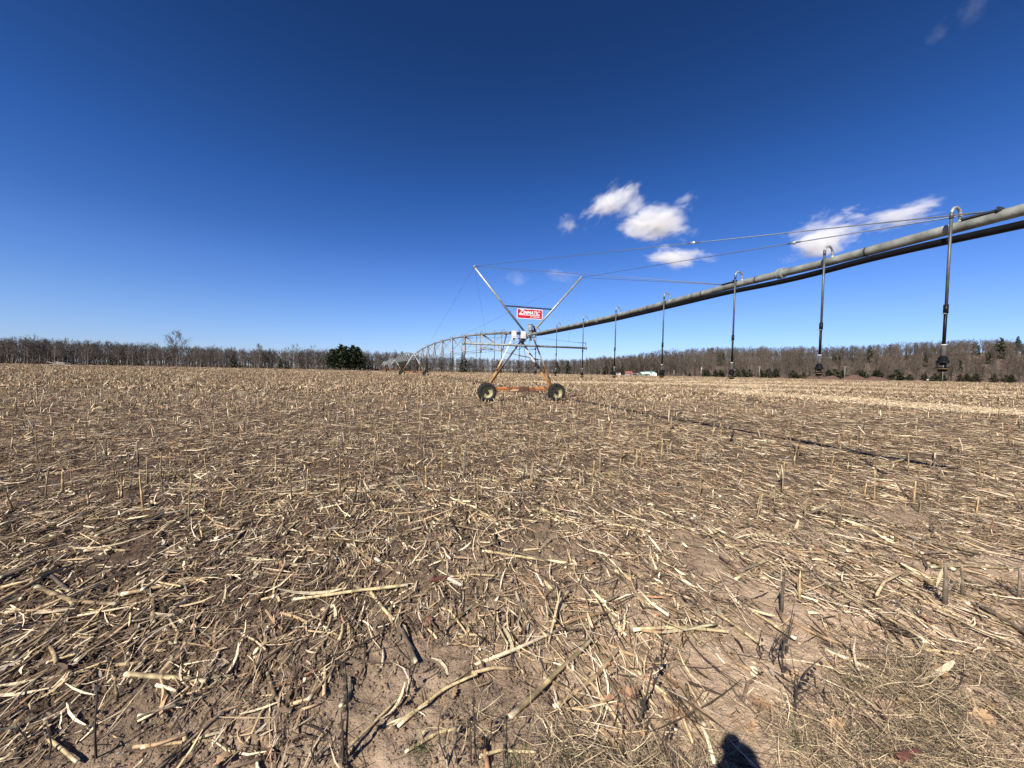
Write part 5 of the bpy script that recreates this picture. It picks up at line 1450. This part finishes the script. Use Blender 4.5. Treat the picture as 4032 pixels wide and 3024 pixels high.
# ------------------------------------------------------------------ clouds
def cloud_material(name, dens, nscale, seed, thr, col=(1, 1, 1)):
    m = bpy.data.materials.new(name); m.use_nodes = True
    n = m.node_tree.nodes; l = m.node_tree.links
    for q in list(n):
        if q.type == 'BSDF_PRINCIPLED': n.remove(q)
    out = [q for q in n if q.type == 'OUTPUT_MATERIAL'][0]
    pv = n.new("ShaderNodeVolumePrincipled"); pv.inputs["Color"].default_value = (*col, 1); pv.inputs["Anisotropy"].default_value = 0.0
    tc = n.new("ShaderNodeTexCoord")
    ln = n.new("ShaderNodeVectorMath"); ln.operation = 'LENGTH'; l.new(tc.outputs["Object"], ln.inputs[0])
    ad = n.new("ShaderNodeVectorMath"); ad.operation = 'ADD'; ad.inputs[1].default_value = (seed * 3.1, seed * 1.7, seed); l.new(tc.outputs["Object"], ad.inputs[0])
    nz = n.new("ShaderNodeTexNoise"); nz.inputs["Scale"].default_value = nscale * 1.35; nz.inputs["Detail"].default_value = 8; nz.inputs["Roughness"].default_value = .66; nz.inputs["Distortion"].default_value = .25
    l.new(ad.outputs[0], nz.inputs["Vector"])
    # density = (noise - threshold - falloff) clamped
    fo = n.new("ShaderNodeMapRange"); fo.inputs[1].default_value = .15; fo.inputs[2].default_value = 1.0; fo.inputs[3].default_value = 0; fo.inputs[4].default_value = .45
    l.new(ln.outputs["Value"], fo.inputs[0])
    s1 = n.new("ShaderNodeMath"); s1.operation = 'SUBTRACT'; l.new(nz.outputs["Fac"], s1.inputs[0]); l.new(fo.outputs[0], s1.inputs[1])
    mr = n.new("ShaderNodeMapRange"); mr.inputs[1].default_value = thr - .05; mr.inputs[2].default_value = thr + .24; mr.inputs[3].default_value = 0; mr.inputs[4].default_value = dens
    l.new(s1.outputs[0], mr.inputs[0]); l.new(mr.outputs[0], pv.inputs["Density"])
    l.new(pv.outputs[0], out.inputs["Volume"])
    return m
def cloud(x, z, w, h, tilt, dens, ns, seed, thr, lab, y=1500, d=None):
    b = MB(); nu, nv = 20, 10
    V = [(0, 0, 1)] + [(math.sin(math.pi * j / nv) * math.cos(2 * math.pi * i / nu), math.sin(math.pi * j / nv) * math.sin(2 * math.pi * i / nu), math.cos(math.pi * j / nv)) for j in range(1, nv) for i in range(nu)] + [(0, 0, -1)]
    F = [(0, 1 + i, 1 + (i + 1) % nu) for i in range(nu)] + [(1 + j * nu + i, 1 + (j + 1) * nu + i, 1 + (j + 1) * nu + (i + 1) % nu, 1 + j * nu + (i + 1) % nu) for j in range(nv - 2) for i in range(nu)]
    e = len(V) - 1; F += [(1 + (nv - 2) * nu + i, e, 1 + (nv - 2) * nu + (i + 1) % nu) for i in range(nu)]
    b.add(V, F)
    o = b.build("cloud", cloud_material("cloud_vapour", dens, ns, seed, thr), None)
    o.location = (x, y, z); o.scale = (w * .98, (d or h * 1.3) * .9, h * 1.12); o.rotation_euler = (0, -tilt, 0)
    tag(o, lab, "cloud", None)
cloud(358, 645, 225, 95, rad(38), .055, 1.5, 1, .40, "left upper puff of the white cloud cluster above the tower")
cloud(545, 575, 265, 115, rad(8), .065, 1.5, 5, .38, "broad bright lower right puff of the white cloud cluster")
cloud(450, 640, 120, 90, rad(40), .022, 1.9, 3, .42, "thin wispy middle of the white cloud cluster")
cloud(205, 565, 85, 70, rad(50), .014, 2.0, 4, .42, "small wisp at the left end of the white cloud cluster")
cloud(652, 668, 105, 45, rad(30), .020, 1.8, 9, .42, "small streak of cloud at the upper right of the cluster")
cloud(618, 450, 205, 75, rad(-2), .06, 1.6, 6, .39, "flat bottomed small cloud just below the white cluster")
cloud(740, 448, 120, 36, rad(-6), .016, 1.8, 7, .40, "faint tail right of the flat bottomed small cloud")
cloud(1185, 540, 310, 130, rad(18), .055, 1.5, 8, .39, "large soft white cloud behind the right end of the irrigation pipe")
cloud(1480, 628, 330, 75, rad(14), .032, 1.7, 2, .37, "wispy tail of the large cloud reaching up to the right")
cloud(10, 355, 80, 46, rad(0), .007, 1.5, 11, .36, "faint cloud puff above the sign, lower left")
cloud(190, 374, 120, 40, rad(-5), .010, 1.5, 12, .37, "faint cloud puff between the two masts")
cloud(1700, 1390, 100, 70, rad(35), .0015, 1.4, 13, .36, "faint wisp of cloud in the upper right corner of the sky")
cloud(1580, 1305, 80, 60, rad(30), .0012, 1.4, 14, .36, "fainter wisp below the one in the upper right corner")

# ------------------------------------------------------------------ the photographer, just behind the camera
def skin_chain(name, verts, edges, radii, mat, parent, sub=2, root=0):
    me = bpy.data.meshes.new(name); me.from_pydata(verts, edges, []); me.update()
    o = link_mesh(name, me, parent); me.materials.append(mat)
    md = o.modifiers.new("skin", 'SKIN'); md.use_smooth_shade = True
    if not me.skin_vertices: me.attributes  # layer is made by the modifier
    for i, r in enumerate(radii):
        rr = r if isinstance(r, tuple) else (r, r)
        me.skin_vertices[0].data[i].radius = rr
        me.skin_vertices[0].data[i].use_root = (i == root)
    s = o.modifiers.new("sub", 'SUBSURF'); s.levels = sub; s.render_levels = sub
    return o
M['skin'] = pmat("skin", (.50, .31, .23), (.44, .26, .19), 12, .55)
M['jacket'] = pmat("navy_jacket_cloth", (.035, .05, .09), (.025, .037, .07), 14, .85)
M['jeans'] = pmat("blue_denim", (.06, .085, .14), (.045, .065, .11), 30, .85)
M['boot'] = pmat("brown_boot_leather", (.10, .06, .035), (.07, .04, .025), 12, .6)
M['hair'] = pmat("dark_brown_hair", (.04, .026, .018), (.03, .02, .014), 50, .7)
px0, py0 = -.115, -.31
per = empty("person", (px0, py0, float(ground_z(px0, py0))), 0, "person in navy jacket and jeans raising a phone, casting the rounded shadow below", "person")
bv = [(0, 0, 1.00), (0, .005, 1.15), (0, .01, 1.32), (0, .01, 1.46), (0, .015, 1.56), (0, .03, 1.64), (0, .045, 1.73), (0, .05, 1.82),                       # 0-7 pelvis..crown
      (-.10, 0, .96), (-.115, .02, .52), (-.12, -.01, .10), (-.125, .12, .045),                                                                    # 8-11 left leg
      (.10, 0, .96), (.115, .02, .52), (.12, -.01, .10), (.125, .12, .045),                                                                        # 12-15
      (-.17, .01, 1.49), (-.22, .10, 1.25), (.08, .24, 1.53), (.095, .262, 1.585),                                                               # 16-19 left arm
      (.17, .01, 1.49), (.27, .10, 1.25), (.15, .24, 1.53), (.132, .262, 1.585)]                                                                   # 20-23
be = [(0, 1), (1, 2), (2, 3), (3, 4), (4, 5), (5, 6), (6, 7), (0, 8), (8, 9), (9, 10), (10, 11), (0, 12), (12, 13), (13, 14), (14, 15), (3, 16), (16, 17), (17, 18), (18, 19), (3, 20), (20, 21), (21, 22), (22, 23)]
br = [(.15, .11), (.14, .10), (.155, .11), (.12, .09), (.06, .06), (.07, .085), (.085, .105), (.06, .075), (.095, .095), (.065, .07), (.045, .05), (.045, .035), (.095, .095), (.065, .07), (.045, .05), (.045, .035),
      (.065, .065), (.045, .045), (.028, .03), (.022, .034), (.065, .065), (.045, .045), (.028, .03), (.022, .034)]
body = skin_chain("body", bv, be, br, M['skin'], per)
jv = [(0, 0, .97), (0, .005, 1.15), (0, .01, 1.32), (0, .01, 1.46), (0, .012, 1.52), (-.17, .01, 1.49), (-.22, .10, 1.25), (.07, .225, 1.50), (.17, .01, 1.49), (.27, .10, 1.25), (.155, .225, 1.50)]
skin_chain("jacket", jv, [(0, 1), (1, 2), (2, 3), (3, 4), (3, 5), (5, 6), (6, 7), (3, 8), (8, 9), (9, 10)], [(.175, .125), (.165, .12), (.175, .13), (.14, .11), (.075, .075), (.08, .08), (.058, .058), (.042, .042), (.08, .08), (.058, .058), (.042, .042)], M['jacket'], per)
skin_chain("trousers", [(0, 0, 1.0), (-.10, 0, .95), (-.115, .02, .52), (-.12, -.01, .10), (.10, 0, .95), (.115, .02, .52), (.12, -.01, .10)], [(0, 1), (1, 2), (2, 3), (0, 4), (4, 5), (5, 6)], [(.16, .12), (.108, .108), (.078, .082), (.065, .07), (.108, .108), (.078, .082), (.065, .07)], M['jeans'], per)
for s in (-1, 1):
    skin_chain("boot", [(s * .12, -.04, .07), (s * .12, .04, .06), (s * .125, .15, .045), (s * .12, -.015, .16)], [(0, 1), (1, 2), (0, 3)], [(.05, .055), (.05, .05), (.042, .035), (.06, .062)], M['boot'], per)
skin_chain("hair", [(0, .02, 1.825), (0, -.02, 1.785), (0, -.03, 1.72), (0, .028, 1.868), (0, .034, 1.900), (0, .075, 1.855)], [(0, 1), (1, 2), (0, 3), (3, 4), (0, 5)],
           [(.088, .078), (.088, .065), (.075, .045), (.062, .055), (.022, .020), (.050, .022)], M['hair'], per)
# face
b = MB(); b.tube([(0, .135, 1.79), (0, .160, 1.745), (0, .135, 1.737)], [.010, .017, .012], 8); b.build("nose", M['skin'], per, True)
for s in (-1, 1):
    b = MB(); b.lathe([(0, -.012), (.009, -.008), (.012, 0), (.009, .008), (0, .012)], 10, (s * .033, .128, 1.785), 'Y'); b.build("eye", M['white_box'], per, True)
    b = MB(); b.lathe([(0, -.008), (.022, -.006), (.030, 0), (.022, .006), (0, .008)], 10, (s * .088, .045, 1.765), 'X'); b.build("ear", M['skin'], per, True)
b = MB(); b.tube([(-.024, .134, 1.705), (0, .142, 1.703), (.024, .134, 1.705)], [.004, .007, .004], 6); b.build("mouth", pmat("lips", (.35, .15, .13), (.3, .12, .11), 20, .5), per, True)
# fingers closing round the phone's two ends
for s, hx in ((-1, .092), (1, .132)):
    for k in range(4):
        x = hx + s * (.018 - k * .0115); L = [.8, .95, 1., .9][k]
        skin_chain("finger", [(x, .272, 1.590), (x, .292, 1.614), (x + .001, .300, 1.616 + .012 * L), (x, .304, 1.616 + .024 * L)], [(0, 1), (1, 2), (2, 3)], [.0085, .008, .0075, .0065], M['skin'], per, 1)
    skin_chain("thumb", [(hx - s * .010, .262, 1.590), (hx - s * .016, .270, 1.618), (hx - s * .012, .276, 1.638)], [(0, 1), (1, 2)], [.011, .0095, .008], M['skin'], per, 1)
ph = empty("phone", (0, 0, 0), 0, "black smartphone held up level in both hands in front of the face", "phone")
b = MB(); b.add([(x, y, z) for y in (-.022, -.014) for x, z in rrect(-.047, .033, 1.610, 1.722, .038)], [tuple(range(23, -1, -1)), tuple(range(24, 48))] + [(i, (i + 1) % 24, (i + 1) % 24 + 24, i + 24) for i in range(24)])
b.build("case", M['dark_steel'], ph)
b = MB(); b.box((-.007, -.0235, 1.664), (.060, .002, .070)); b.build("screen", M['glass'], ph)
for x, z in ((0, 1.70), (.024, 1.688), (0, 1.676)):
    b = MB(); b.tube([(x - .006, -.0145, z), (x - .006, -.010, z)], .009, 12); b.build("lens", M['glass'], ph)
